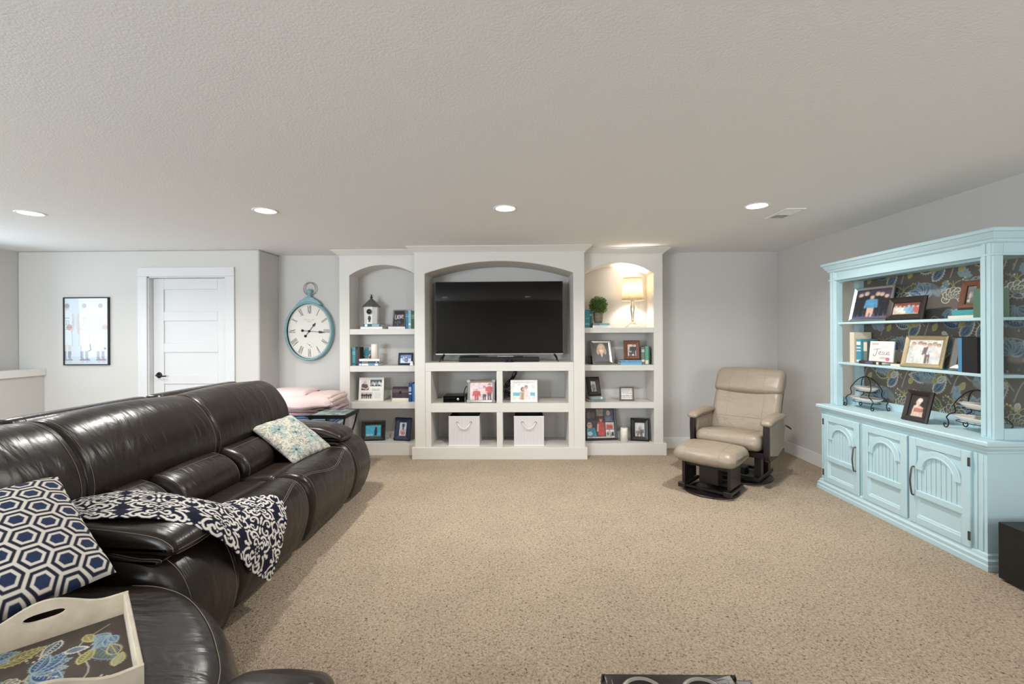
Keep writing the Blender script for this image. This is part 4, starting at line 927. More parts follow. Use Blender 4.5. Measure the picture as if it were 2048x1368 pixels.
# back cushions, lumbar pads and rear frames
BACK = [(-2.08, .60), (-2.035, .70), (-2.055, .82), (-2.12, .93), (-2.20, 1.005), (-2.30, 1.035), (-2.39, 1.01), (-2.44, .90), (-2.45, .72), (-2.40, .60), (-2.24, .575)]
for (a, b, er) in ((3.012, 3.99, .035), (2.10, 3.03, .022), (1.30, 2.104, .016)):
    pd = Pad(BACK, a, b, er, 6, 12, .008, skew=lambda s_: (0, .012 * math.sin(PI * s_)))
    bo = pd.build('back_cushion', M_LEATHER, sf)
    for yy in (a + .032, b - .036):
        stitch('stitching', [pd.pt(t, yy, .0012) for t in np.linspace(.02, .58, 34)], bo)
    rf = Pad([(-2.44, .10), (-2.43, .80), (-2.46, 1.00), (-2.52, 1.035), (-2.58, 1.00), (-2.60, .80), (-2.60, .10)], a + .03, b - .03, .04, 5, 6)
    rf.build('rear_frame', M_LEATHER, sf)
for (a, b) in ((3.04, 3.82), (2.45, 3.00), (2.19, 2.43)):
    pd = Pad([(-1.90, .43), (-1.855, .50), (-1.88, .585), (-1.96, .645), (-2.07, .668), (-2.16, .64), (-2.20, .52), (-2.14, .42), (-2.0, .405)], a, b, .05, 6, 10, .01)
    lo = pd.build('lumbar_pad', M_LEATHER, sf)
    for yy in (a + .04, b - .04): stitch('stitching', [pd.pt(t, yy, .001) for t in np.linspace(.05, .52, 20)], lo)
    stitch('stitching', [pd.pt(.36, y, .001) for y in np.linspace(a + .05, b - .05, 12)], lo)
# arms: far end arm, console arm between seats, near run arm
def arm(ya, yb, x_off, layers, pad_y=None, zoff=0.0):
    body = Pad([(-2.30 + x_off, .06), (-2.30 + x_off, .54), (-1.80 + x_off, .545), (-1.58 + x_off, .525), (-1.47 + x_off, .46), (-1.415 + x_off, .34), (-1.405 + x_off, .22), (-1.45 + x_off, .08), (-1.52 + x_off, .035), (-1.9 + x_off, .04)], ya, yb, .085, 6, 8, .012)
    ao = body.build('arm_body', M_LEATHER, sf)
    for yy in (ya + .07, yb - .09): stitch('stitching', [body.pt(t, yy, .001) for t in np.linspace(.30, .80, 34)], ao)
    pa, pb = pad_y or (ya + .02, yb - .10)
    for (z0, h, xf) in layers:
        th = h > .05
        p = Pad([(-2.20, z0 + .01), (-2.16, z0 + h + .025), (-1.95, z0 + h + .035), (-1.72, z0 + h + .018), (xf - .10, z0 + h - .008), (xf - .02, z0 + h * .45), (xf, z0), (xf - .03, z0 - .024), (xf - .15, z0 - .018), (-1.9, z0 - .012)], pa, pb, .034 if th else .014, 6, 8, .012 if th else .0)
        po = p.build('arm_pad', M_LEATHER, ao)
        for t in (.60, .655): stitch('stitching', [p.pt(t, y, .001) for y in np.linspace(pa + .03, pb - .03, 10)], po)
        stitch('stitching', [p.pt(t, pa + .012, .001) for t in np.linspace(.1, .62, 24)], po)
    return ao
arm(3.80, 4.27, 0.0, [(.512, .025, -1.545), (.555, .075, -1.52)], (3.80, 4.12))
arm(1.80, 2.235, .035, [(.478, .020, -1.490), (.512, .020, -1.475), (.555, .075, -1.42)], (1.825, 2.15))
# corner wedge seat in the near corner, with its back, and the near run that faces the television
def slab(name, poly, z0, z1, rd, m, parent, n=5, dome=.012):
    P = np.array(spline(poly, n, True)); t = np.roll(P, -1, 0) - np.roll(P, 1, 0); nn = np.stack([t[:, 1], -t[:, 0]], 1); nn /= np.linalg.norm(nn, axis=1)[:, None] + 1e-9
    ar = 0.5 * np.sum(P[:, 0] * np.roll(P[:, 1], -1) - np.roll(P[:, 0], -1) * P[:, 1])
    if ar < 0: nn = -nn
    rings = []
    for a in np.linspace(0, PI / 2, 5): rings.append([(p[0], p[1], z0 + .04 * (1 - math.sin(a)) * 0 + .03 * math.sin(a)) for p in P - nn * .03 * (1 - math.sin(a))])
    for a in np.linspace(0, PI / 2, 9): rings.append([(p[0], p[1], z1 - rd + rd * math.sin(a)) for p in P - nn * rd * (1 - math.cos(a))])
    for k in (.2, .4, .6, .8): rings.append([(p[0] * (1 - k) + P[:, 0].mean() * k, p[1] * (1 - k) + P[:, 1].mean() * k, z1 + dome * k) for p in P - nn * rd])
    o = rings_mesh(name, rings, m, parent, smooth=True)
    # close top
    me = o.data; bm = bmesh.new(); bm.from_mesh(me); bm.verts.ensure_lookup_table(); N = len(P)
    bm.faces.new([bm.verts[(len(rings) - 1) * N + k] for k in range(N)]); bm.faces.new([bm.verts[k] for k in range(N)][::-1]); bmesh.ops.recalc_face_normals(bm, faces=bm.faces)
    for f in bm.faces: f.smooth = True
    bm.to_mesh(me); bm.free()
    return o, P, nn
wo, P, nn = slab('corner_seat', [(-2.15, 1.79), (-1.85, 1.80), (-1.52, 1.805), (-1.38, 1.79), (-1.22, 1.72), (-1.06, 1.595), (-.92, 1.45), (-.81, 1.30), (-.755, 1.12), (-.75, .85), (-.775, .45), (-1.2, .40), (-2.1, .42), (-2.2, .9)], .04, .475, .11, M_LEATHER, sf, dome=.004)
sel = [i for i in range(len(P)) if P[i][0] > -1.56 and P[i][1] > 1.1]
q = P - nn * .055
stitch('stitching', [(q[i][0], q[i][1], .475 - .11 + .11 * math.sin(math.acos(1 - .5)) + .002) for i in sel], wo, .0014)
q = P - nn * .03
pd = Pad([(-2.16, .40), (-2.12, .62), (-2.15, .85), (-2.24, .97), (-2.36, 1.0), (-2.46, .95), (-2.48, .60), (-2.45, .35)], .35, 1.28, .06, 6, 8, .01); pd.build('back_cushion', M_LEATHER, sf)
MR = Matrix.Translation((0, 0, 0)) @ Matrix(((0, 1, 0, 0), (1, 0, 0, 0), (0, 0, 1, 0), (0, 0, 0, 1)))   # swap x and y: pads running along x, facing +y
def near_pad(name, prof, xa, xb, rd, b=.01): return Pad(prof, xa, xb, rd, 6, 8, b).build(name, M_LEATHER, sf, MR)
near_pad('arm_body', [(-.10, .06), (-.10, .50), (.80, .50), (1.0, .47), (1.08, .36), (1.07, .12), (1.0, .04), (.4, .04)], -.74, -.46, .06)
near_pad('arm_pad', [(-.05, .50), (-.02, .615), (.5, .628), (.99, .61), (1.13, .585), (1.18, .535), (1.10, .495), (.6, .49)], -.735, -.475, .042)
near_pad('seat_cushion', [(.25, .10), (.25, .44), (.8, .475), (1.05, .47), (1.16, .40), (1.17, .25), (1.12, .08), (1.0, .04), (.5, .04)], -.455, .155, .05)
near_pad('seat_cushion', [(.25, .10), (.25, .44), (.8, .475), (1.05, .47), (1.16, .40), (1.17, .25), (1.12, .08), (1.0, .04), (.5, .04)], .525, 1.25, .05)
near_pad('back_cushion', [(.30, .44), (.24, .62), (.10, .82), (-.02, .90), (-.14, .88), (-.20, .60), (-.15, .40), (.1, .40)], -.455, .155, .06)
near_pad('back_cushion', [(.30, .44), (.24, .62), (.10, .82), (-.02, .90), (-.14, .88), (-.20, .60), (-.15, .40), (.1, .40)], .525, 1.25, .06)
near_pad('rear_frame', [(-.24, .05), (-.22, .80), (-.16, .84), (-.12, .80), (-.12, .05)], -.74, 1.25, .03, 0)
# cup holder console of the near run
co = near_pad('cup_console', [(.30, .06), (.30, .60), (.55, .635), (1.02, .642), (1.062, .636), (1.085, .60), (1.085, .30), (1.07, .08), (1.0, .04), (.5, .04)], .185, .492, .010, .0)
for cx in (.268, .402):
    lathe('cup_ring', [(.040, .003), (.044, .008), (.050, .006), (.053, .0)], M_CHROME, co, 32, (cx, 1.003, .6425))
    lathe('cup_well', [(.041, .0045), (.040, .002), (.039, .0015), (0, .0015)], M_BLACKM, co, 32, (cx, 1.003, .6425))
for xx in (.206, .471): stitch('stitching', [(xx, y, z) for y, z in ((.6, .641), (1.0, .6455), (1.055, .641), (1.078, .62), (1.0865, .58))], co)
box('recline_tab', .55, .60, 1.09, 1.205, .435, .53, M_BLACK, sf, bevel=.008)

# ------------------------------------------------------------------ cushions on the sofa
PULL = .035
def cushion(name, label, center, ex, ey, size, thick, colfn, n, mat_, piping=None):
    """soft square cushion: ex, ey are the in-plane directions"""
    ex = Vector(ex).normalized(); ey = (Vector(ey) - ex * Vector(ey).dot(ex)).normalized(); ez = ex.cross(ey)
    t = thing(name, label, 'cushion'); t.matrix_world = Matrix(((ex.x, ey.x, ez.x, center[0]), (ex.y, ey.y, ez.y, center[1]), (ex.z, ey.z, ez.z, center[2]), (0, 0, 0, 1)))
    g = np.linspace(-1, 1, n); U, V_ = np.meshgrid(g, g)
    x = U * size / 2 * (1 - PULL * (1 - V_ ** 2)); y = V_ * size / 2 * (1 - PULL * (1 - U ** 2))
    hgt = thick * (np.clip((1 - U ** 2) * (1 - V_ ** 2), 0, 1)) ** .42
    wr = .004 * np.sin(9 * U + 4 * V_) * np.sin(7 * V_ - 3 * U) * (1 - np.clip(hgt / thick, 0, 1) ** 2)
    C = np.array(colfn(x.ravel(), y.ravel())); C = np.concatenate([C, np.ones((C.shape[0], 1))], 1)
    top = grid_obj('front_cover', np.stack([x.ravel(), y.ravel(), (hgt + wr).ravel()], 1), n, n, mat_, t, C, smooth=True)
    m_ = 24; g = np.linspace(-1, 1, m_); U, V_ = np.meshgrid(g, g); x = U * size / 2 * (1 - PULL * (1 - V_ ** 2)); y = V_ * size / 2 * (1 - PULL * (1 - U ** 2))
    hb = -.8 * thick * (np.clip((1 - U ** 2) * (1 - V_ ** 2), 0, 1)) ** .42
    grid_obj('back_cover', np.stack([x.ravel()[::1], y.ravel(), hb.ravel()], 1), m_, m_, mat_, t, np.tile(np.array(piping or (.6, .58, .52)).tolist() + [1], (m_ * m_, 1)), smooth=True)
    e = []
    for a, b in ((-1, -1), (1, -1), (1, 1), (-1, 1)):
        pass
    ts = np.linspace(-1, 1, 16)[:-1]
    edge = [(s_, -1) for s_ in ts] + [(1, s_) for s_ in ts] + [(-s_, 1) for s_ in ts] + [(-1, -s_) for s_ in ts]
    pts = [(u_ * size / 2 * (1 - PULL * (1 - v_ * v_)), v_ * size / 2 * (1 - PULL * (1 - u_ * u_)), 0) for u_, v_ in edge]
    tube('piping', pts, .0035, mat_ if piping is None else M_BLACK, t, 6, True) if piping is not None else None
    return t
L3 = lambda r_, g, b: np.array([lin(r_), lin(g), lin(b)])
def hexcols(x, y):
    s = .084; X = (x + .02) / s; Y = (y + .01) / s * 1.0
    # pointy hex lattice
    def hexd(px, py): px, py = np.abs(px), np.abs(py); return np.maximum(px * .5 + py * .8660254, px)
    rx, ry = 1.0, 1.7320508
    ax, ay = np.mod(X + .5 * rx, rx) - .5 * rx, np.mod(Y + .5 * ry, ry) - .5 * ry
    bx_, by = np.mod(X, rx) - .5 * rx, np.mod(Y, ry) - .5 * ry
    ca = (ax * ax + ay * ay) < (bx_ * bx_ + by * by)
    d = np.where(ca, hexd(ax, ay), hexd(bx_, by))
    def mixs(C, e, col): m = np.clip((e - d) / .024 + .5, 0, 1)[:, None]; return C * (1 - m) + col * m
    C = np.zeros((len(x), 3)); C[:] = L3(224, 218, 208)
    C = mixs(C, .440, L3(42, 44, 60)); C = mixs(C, .325, L3(224, 218, 208)); C = mixs(C, .225, L3(46, 58, 88))
    k = d < .21; C[k] *= (1 + .35 * (rng.random(k.sum()) - .5))[:, None]
    return C
cushion('hexagon_cushion', 'large cushion with navy and white hexagon pattern on the near corner seat', (-1.869, 1.544, .668), (-.42, .19, .30), (-.19, -.47, -.09), .55, .125, hexcols, 300, M_FABPRINT)
tile = Canvas(240, 240, (182, 180, 168)); q = random.Random(11)
for k in range(1500):
    x, y = q.random(), q.random(); a = q.uniform(0, 6.3); l_ = q.uniform(.03, .08)
    tile.curve([(x, y), (x + l_ * .5 * math.cos(a) + .015, y + l_ * .5 * math.sin(a)), (x + l_ * math.cos(a + .5), y + l_ * math.sin(a + .5))], q.uniform(.003, .008), q.choice([(146, 168, 164), (122, 140, 138), (196, 196, 180), (170, 150, 146), (214, 210, 198), (140, 160, 158), (112, 116, 118), (196, 190, 166), (214, 208, 192)]))
for (x, y, r_) in ((.3, .68, .13), (.72, .32, .15), (.78, .78, .09), (.22, .2, .10), (.5, .5, .07)):
    for i in range(26):
        a = i / 26 * 6.283; tile.line([(x + .2 * r_ * math.cos(a), y + .2 * r_ * math.sin(a)), (x + r_ * q.uniform(.75, 1.1) * math.cos(a), y + r_ * q.uniform(.75, 1.1) * math.sin(a))], .009, q.choice([(134, 156, 154), (152, 172, 168), (112, 136, 138), (180, 190, 184)]))
    tile.ell(x, y, .022, .022, (66, 74, 76))
tile.a *= .84
def tilecols(cv, S_):
    def f(x, y):
        fu, fv = np.clip((x / S_ + .5) * cv.w - .5, 0, cv.w - 1.01), np.clip((y / S_ + .5) * cv.h - .5, 0, cv.h - 1.01); i, j = fu.astype(int), fv.astype(int); fx, fy = (fu - i)[:, None], (fv - j)[:, None]
        return cv.a[j, i] * (1 - fx) * (1 - fy) + cv.a[j, i + 1] * fx * (1 - fy) + cv.a[j + 1, i] * (1 - fx) * fy + cv.a[j + 1, i + 1] * fx * fy
    return f
cushion('floral_cushion', 'cream and seafoam floral cushion with dark piping beside the far sofa arm', (-1.825, 3.60, .615), (.095, .445, .02), (-.34, -.015, .22), .455, .06, tilecols(tile, .47), 200, M_FABPRINT, piping=(.45, .44, .40))

# ------------------------------------------------------------------ navy damask throw over the console arm
T = Canvas(220, 220, (24, 26, 48)); WH = (228, 224, 216)
def sym(fn):
    for sx in (1, -1):
        for sy in (1, -1): fn(lambda x, y: (.5 + sx * x, .5 + sy * y))
def motif(Pt):
    T.curve([Pt(.02, .10), Pt(.09, .16), Pt(.15, .13), Pt(.14, .06), Pt(.09, .07)], .019, WH)
    T.curve([Pt(.04, .22), Pt(.13, .29), Pt(.23, .27), Pt(.26, .19), Pt(.21, .15), Pt(.17, .19)], .023, WH)
    T.curve([Pt(.24, .04), Pt(.32, .08), Pt(.38, .17), Pt(.34, .26), Pt(.28, .24), Pt(.29, .19)], .021, WH)
    T.curve([Pt(.07, .46), Pt(.10, .38), Pt(.19, .35), Pt(.27, .39), Pt(.26, .45), Pt(.20, .45)], .021, WH); T.curve([Pt(.46, .26), Pt(.39, .31), Pt(.37, .40), Pt(.43, .46), Pt(.47, .42)], .021, WH)
    T.poly([Pt(.0, .28), Pt(.045, .35), Pt(.02, .37), Pt(.03, .43), Pt(0, .49)], WH); T.poly([Pt(.44, .0), Pt(.38, .045), Pt(.36, .02), Pt(.29, .03), Pt(.25, 0)], WH)
    T.poly([Pt(.31, .31), Pt(.36, .33), Pt(.33, .42), Pt(.29, .36)], WH); T.poly([Pt(.16, .40), Pt(.19, .405), Pt(.17, .43)], WH); T.ell(*Pt(.42, .20), .022, .022, WH); T.ell(*Pt(.12, .215), .018, .018, WH)
sym(motif)
for i in range(8):
    a = i / 8 * 6.283; T.ell(.5 + .055 * math.cos(a), .5 + .055 * math.sin(a), .020, .013, WH, rot=a)
T.ell(.5, .5, .016, .016, (24, 26, 48)); 
for cx, cy in ((0, 0), (1, 0), (0, 1), (1, 1)):
    for i in range(6): a = i / 6 * 6.283; T.ell(cx + .06 * math.cos(a), cy + .06 * math.sin(a), .03, .02, WH, rot=a)
th = thing('throw_blanket', 'navy and white damask throw draped over the console arm of the sofa', 'blanket')
Up = [(-2.12, 2.05, .668), (-1.955, 2.20, .672), (-1.78, 2.27, .625), (-1.66, 2.38, .535), (-1.55, 2.53, .520), (-1.445, 2.635, .500), (-1.385, 2.66, .425)]
Mi = [(-2.05, 1.95, .690), (-1.85, 2.03, .700), (-1.66, 2.10, .680), (-1.50, 2.17, .625), (-1.415, 2.28, .52), (-1.365, 2.42, .42), (-1.348, 2.55, .285)]
Lo = [(-1.98, 1.86, .664), (-1.74, 1.88, .668), (-1.56, 1.93, .650), (-1.415, 1.985, .585), (-1.345, 2.08, .46), (-1.335, 2.22, .28), (-1.352, 2.42, .115)]
NU, NV = 330, 190
us = [tuple(p) for p in spline(Up, 12)]; ls = [tuple(p) for p in spline(Lo, 12)]
def res(pts, n):
    A = np.array(pts); d = np.concatenate([[0], np.cumsum(np.linalg.norm(np.diff(A, axis=0), axis=1))]); s_ = np.linspace(0, d[-1], n)
    return np.stack([np.interp(s_, d, A[:, k]) for k in range(3)], 1), d[-1]
ua, lu = res(us, NU); la, ll = res(ls, NU); ma, lm = res([tuple(p) for p in spline(Mi, 12)], NU)
vv = np.linspace(0, 1, NV)[:, None, None]
Pm = la[None] * ((1 - vv) * (1 - 2 * vv)) + ma[None] * (4 * vv * (1 - vv)) + ua[None] * (vv * (2 * vv - 1))
s_ = np.linspace(0, 1, NU)[None, :]; v2 = np.linspace(0, 1, NV)[:, None]
lift = .006 * np.sin(17 * v2 + 5 * s_) * np.sin(9 * s_ + 2 * v2)
# lift along the outward direction (up and toward the room)
Pm[:, :, 2] += lift * (1 - .5 * s_); Pm[:, :, 0] += lift * s_ * 1.1
uu = (s_ * (lu + ll) / 2 / .26) % 1.0; vw = (v2 * .46 / .26 + .2) % 1.0
fu, fv = np.broadcast_to(uu, (NV, NU)) * T.w - .5, np.broadcast_to(vw, (NV, NU)) * T.h - .5
i0, j0 = np.floor(fu).astype(int), np.floor(fv).astype(int); fx, fy = (fu - i0)[..., None], (fv - j0)[..., None]
g_ = lambda j, i: T.a[j % T.h, i % T.w]
C = (g_(j0, i0) * (1 - fx) * (1 - fy) + g_(j0, i0 + 1) * fx * (1 - fy) + g_(j0 + 1, i0) * (1 - fx) * fy + g_(j0 + 1, i0 + 1) * fx * fy).reshape(-1, 3)
tb = grid_obj('woven_cloth', Pm.reshape(-1, 3), NU, NV, M_FABPRINT, th, np.concatenate([C, np.ones((len(C), 1))], 1), smooth=True)
so_ = tb.modifiers.new('solid', 'SOLIDIFY'); so_.thickness = .006; so_.offset = 0

# ------------------------------------------------------------------ wooden serving tray on the corner seat
ang = math.radians(-45)
ty = thing('serving_tray', 'whitewashed wooden tray lined with dark floral fabric on the corner seat', 'tray', (-1.318, 1.222, .487), ang)
M_WHW = mat('whitewashed_wood', (202, 190, 170), .6, noise=.28, nscale=22, bump=.3, bscale=60)
# local x runs along the long side, y across; handle boards stand at the short ends (local -x end faces away to the left wall)
Lx, Ly, hs, tk = .232, .20, .078, .013
box('tray_floor', -Lx, Lx, -Ly, Ly, 0, .008, M_WHW, ty)
box('long_side', -Lx, Lx, Ly - tk, Ly, .008, hs, M_WHW, ty, bevel=.003); box('long_side', -Lx, Lx, -Ly, -Ly + tk, .008, hs, M_WHW, ty, bevel=.003)
def handle_board(x):
    top = [(-Ly, hs)] + [(y, hs + .05 * (.5 + .5 * math.cos(PI * y / .15)) if abs(y) < .15 else hs) for y in np.linspace(-.18, .18, 25)] + [(Ly, hs)]
    out = [(-Ly, .0), *top, (Ly, .0)]
    bm = bmesh.new(); hn = 20
    hole = [(.047 * (1 if math.cos(a) > 0 else -1) * abs(math.cos(a)) ** .6, .082 + .0125 * math.sin(a)) for a in np.linspace(0, 2 * PI, hn + 1)[:-1]]
    # upper and lower halves around the grip hole
    up = [p for p in hole if p[1] >= .0819]; up.sort(key=lambda p: p[0]); dn = [p for p in hole if p[1] <= .0821]; dn.sort(key=lambda p: p[0])
    A = [(-Ly, .076)] + up + [(Ly, .076)] + top[::-1]
    B = [(-Ly, .0), (Ly, .0), (Ly, .076)] + dn[::-1] + [(-Ly, .076)]
    for poly in (A, B):
        va = [bm.verts.new((x - tk / 2, p[0], p[1])) for p in poly]; vb = [bm.verts.new((x + tk / 2, p[0], p[1])) for p in poly]
        bm.faces.new(va); bm.faces.new(vb[::-1])
        for i in range(len(poly)): bm.faces.new((va[i], vb[i], vb[(i + 1) % len(poly)], va[(i + 1) % len(poly)]))
    bmesh.ops.recalc_face_normals(bm, faces=bm.faces); me = bpy.data.meshes.new('handle_board'); bm.to_mesh(me); bm.free()
    return finish('handle_board', me, M_WHW, ty)
handle_board(-Lx - tk / 2); handle_board(Lx + tk / 2)

def paint_floral(c, reps, seed, sc=1.0):
    """large Jacobean flowers and vines on taupe, in canvas units of height"""
    q = random.Random(seed); A = c.asp
    P = lambda x, y: (x / A, y)
    IV, BL, YE, GR, SL = (206, 204, 190), (72, 98, 136), (182, 174, 118), (134, 146, 128), (126, 140, 150)
    def flower(x, y, r_, rot):
        for (n, rr) in ((7, 1.0), (5, .68), (3, .40)):
            for i in range(n):
                a = rot + (i - (n - 1) / 2) * .5; p = P(x + rr * r_ * .62 * math.sin(a), y + rr * r_ * .62 * math.cos(a))
                c.ell(*p, r_ * .28 * rr / A, r_ * .34 * rr, IV, rot=-a); c.ell(*p, r_ * .22 * rr / A, r_ * .28 * rr, (112, 110, 98), rot=-a); c.ell(*p, r_ * .12 * rr / A, r_ * .16 * rr, (132, 136, 118), rot=-a)
        for i in (-1, 0, 1): c.curve([P(x, y + r_ * .9), P(x + .18 * r_ * i, y + r_ * 1.2), P(x + .55 * r_ * i, y + r_ * 1.35)], .035 * r_, YE)
    def leaf(x, y, L, a, col, vein):
        dx, dy = math.cos(a), math.sin(a); pts = []
        for s_ in np.linspace(0, 1, 9): pts.append((s_, .24 * math.sin(PI * s_ ** .8)))
        poly = [P(x + L * (s_ * dx - w * dy), y + L * (s_ * dy + w * dx)) for s_, w in pts] + [P(x + L * (s_ * dx + w * dy), y + L * (s_ * dy - w * dx)) for s_, w in pts[::-1]]
        c.poly(poly, col); c.line(poly + poly[:1], .006 * sc, vein)
        c.line([P(x, y), P(x + L * .9 * dx, y + L * .9 * dy)], .004 * sc, vein)
        for s_ in (.2, .32, .44, .56, .68, .8):
            for sg in (1, -1): c.line([P(x + L * s_ * dx, y + L * s_ * dy), P(x + L * (s_ + .08) * dx - sg * L * .13 * dy, y + L * (s_ + .08) * dy + sg * L * .13 * dx)], .003 * sc, vein)
        for s_, w in pts[1:-1]:
            for sg in (1, -1): c.ell(*P(x + L * (s_ * dx - sg * (w + .05) * dy), y + L * (s_ * dy + sg * (w + .05) * dx)), .006 * sc / A, .006 * sc, vein, al=.7)
    def paisley(x, y, r_, a):
        leaf(x, y, 2.2 * r_, a, (84, 92, 108), IV); leaf(x + .25 * r_ * math.cos(a), y + .25 * r_ * math.sin(a), 1.5 * r_, a, (66, 86, 118), SL)
    for (x, y, kind, r_, a) in reps:
        if kind == 'v': c.curve([P(*p) for p in x], .006 * sc, (166, 162, 146))
        elif kind == 'f': flower(x, y, r_, a)
        elif kind == 'l': leaf(x, y, r_, a, q.choice([(96, 106, 102), (70, 88, 116), (150, 152, 140)]), q.choice([IV, SL, YE]))
        elif kind == 'p': paisley(x, y, r_, a)
        elif kind == 'b':
            for i in range(6): t = a + i * .5; leaf(x, y, r_ * q.uniform(.8, 1.1), t, q.choice([(62, 86, 122), (74, 98, 132), (104, 124, 142)]), (150, 168, 176))
        elif kind == 'y': leaf(x, y, r_, a, (126, 120, 86), YE)
        elif kind == 'd':
            for i in range(7): c.ell(*P(x + r_ * math.cos(i * .9), y + r_ * math.sin(i * .9)), .010 * sc / A, .010 * sc, q.choice([YE, IV, GR]))
c = Canvas(220, 190, (84, 76, 70)).blur_noise(.08, 12)
paint_floral(c, [([(.1, .9), (.3, .7), (.7, .75), (1.0, .5)], 0, 'v', 0, 0), (.35, .80, 'l', .34, .35), (.85, .80, 'd', .05, 0), (.45, .45, 'b', .24, .2), (.62, .45, 'l', .30, .2), (.8, .35, 'y', .26, .4), (.2, .25, 'y', .28, 1.9), (.62, .12, 'p', .11, .3), (.95, .2, 'f', .13, 0), (.1, .6, 'l', .2, -.6), (.05, .15, 'b', .2, .5), (.3, .62, 'p', .07, 1.2), (.55, .7, 'y', .18, 2.6), (.98, .62, 'b', .16, 2.0), (.4, .18, 'l', .2, 1.0), (.75, .62, 'd', .04, 0), (.25, .45, 'd', .04, 0), (1.05, .85, 'y', .16, 3.4), (.6, .92, 'l', .18, 3.3), (.9, .48, 'l', .2, -.4), (.3, .9, 'b', .15, 4.0), (.75, .9, 'l', .16, 2.8), (.15, .75, 'y', .14, .2), (1.08, .4, 'p', .08, 1.8), (.5, .3, 'f', .10, .3), (.55, .58, 'd', .05, 0), (1.0, .75, 'd', .05, 1)], 4, .9)
c.print_on('fabric_lining', 2 * Lx - .002, 2 * Ly - 2 * tk - .002, M_FABPRINT, ty, M=Matrix.Translation((-Lx + .001, -Ly + tk + .001, .0092)) @ Matrix.Rotation(-PI / 2, 4, 'X'))

# ------------------------------------------------------------------ end table and folded bedding behind the far arm
et = thing('end_table', 'small end table with slate mosaic top and curved black iron legs', 'table', (-1.915, 4.645, 0))
q = random.Random(2)
M_SLATE = [mat('slate_tile_%d' % i, c_, .5, noise=.15, nscale=30) for i, c_ in enumerate(((120, 136, 138), (98, 114, 118), (142, 156, 154), (110, 122, 120)))]
V, F = [], []
for a in ((-.185, .185, -.19, -.172), (-.185, .185, .172, .19), (-.185, -.167, -.172, .172), (.167, .185, -.172, .172)): bx(V, F, a[0], a[1], a[2], a[3], .605, .642)
mesh_obj('top_frame', V, F, M_BLACKM, et)
box('top_bed', -.167, .167, -.172, .172, .62, .632, M_SLATE[1], et)
for i in range(5):
    for j in range(5): box('tile', -.164 + i * .0660, -.164 + i * .0660 + .062, -.169 + j * .0680, -.169 + j * .0680 + .064, .632, .640 + q.uniform(0, .002), q.choice(M_SLATE), et)
for sx in (-1, 1):
    for sy in (-1, 1): tube('leg', spline([(sx * .172, sy * .175, .61), (sx * .150, sy * .16, .50), (sx * .115, sy * .13, .36), (sx * .10, sy * .12, .24), (sx * .12, sy * .135, .12), (sx * .165, sy * .17, .008)], 6), .0095, M_BLACKM, et, 8)
tube('stretcher', [(-.10, -.12, .24), (.10, .12, .24)], .007, M_BLACKM, et, 6); tube('stretcher', [(.10, -.12, .24), (-.10, .12, .24)], .007, M_BLACKM, et, 6)
def folded(name, label, x0, x1, y0, y1, z0, z1, layers, m, sag=.02, seed=1):
    t = thing(name, label, 'blanket', ((x0 + x1) / 2, (y0 + y1) / 2, z0)); q = random.Random(seed); h = (z1 - z0) / layers; hx, hy = (x1 - x0) / 2, (y1 - y0) / 2
    for k in range(layers):
        N = 40; g = np.linspace(-1, 1, N); U, V_ = np.meshgrid(g, g); j = q.uniform(-.012, .012)
        e = np.clip(1 - np.maximum(np.abs(U), np.abs(V_)) ** 8, 0, 1) ** .5
        wr = .010 * np.sin(5 * U + 3 * V_ + k) * np.sin(4 * V_ - U * 2 + k) + .006 * np.sin(13 * U + 7 * V_)
        x = U * (hx + j); y = V_ * hy; zt = h * (k + .5) + h * .5 * e + (wr if k == layers - 1 else wr * .3) - sag * (np.abs(U) ** 3) * (1 if k == layers - 1 else .3); zb_ = h * (k + .5) - h * .5 * e
        ob = grid_obj('fold', np.concatenate([np.stack([x.ravel(), y.ravel(), zt.ravel()], 1)]), N, N, m, t, smooth=True)
        ob2 = grid_obj('fold_underside', np.stack([x.ravel(), y.ravel(), zb_.ravel()], 1), N, N, m, t, smooth=True)
    return t
M_PINK = mat('blush_cotton', (224, 203, 201), .9, noise=.05, nscale=8, bump=.4, bscale=30, bdist=.01)
M_PINK2 = mat('rose_fleece', (218, 192, 198), .95, noise=.06, nscale=20)
M_BLUEF = mat('sky_blue_fleece', (128, 166, 206), .95, noise=.12, nscale=25)
M_PALE = mat('pale_blue_quilt', (190, 212, 226), .95, noise=.05, nscale=20)
bn = thing('low_bench', 'low wooden bench under the folded blankets behind the sofa arm', 'bench', (-2.44, 5.08, 0))
box('bench_top', -.34, .34, -.26, .26, .30, .335, M_ESP, bn, bevel=.004)
for sx in (-1, 1):
    for sy in (-1, 1): box('leg', sx * .30 - .02, sx * .30 + .02, sy * .22 - .02, sy * .22 + .02, 0, .30, M_ESP, bn)
folded('pale_blue_blanket', 'pale blue folded blanket at the bottom of the bedding pile', -2.72, -2.06, 4.85, 5.31, .336, .455, 2, M_PALE, .0, 1)
folded('blue_blanket', 'sky blue folded fleece under the pink bedding', -2.70, -2.07, 4.85, 5.31, .455, .560, 4, M_BLUEF, .0, 2)
folded('rose_blanket', 'rose pink folded blanket between blue fleece and comforter', -2.72, -2.02, 4.84, 5.31, .560, .640, 2, M_PINK2, .0, 3)
pc = thing('pink_comforter', 'puffy blush pink comforter on top of the bedding pile', 'blanket', (-2.40, 5.07, .648))
XM = Matrix(((0, 1, 0, 0), (1, 0, 0, 0), (0, 0, 1, 0), (0, 0, 0, 1)))
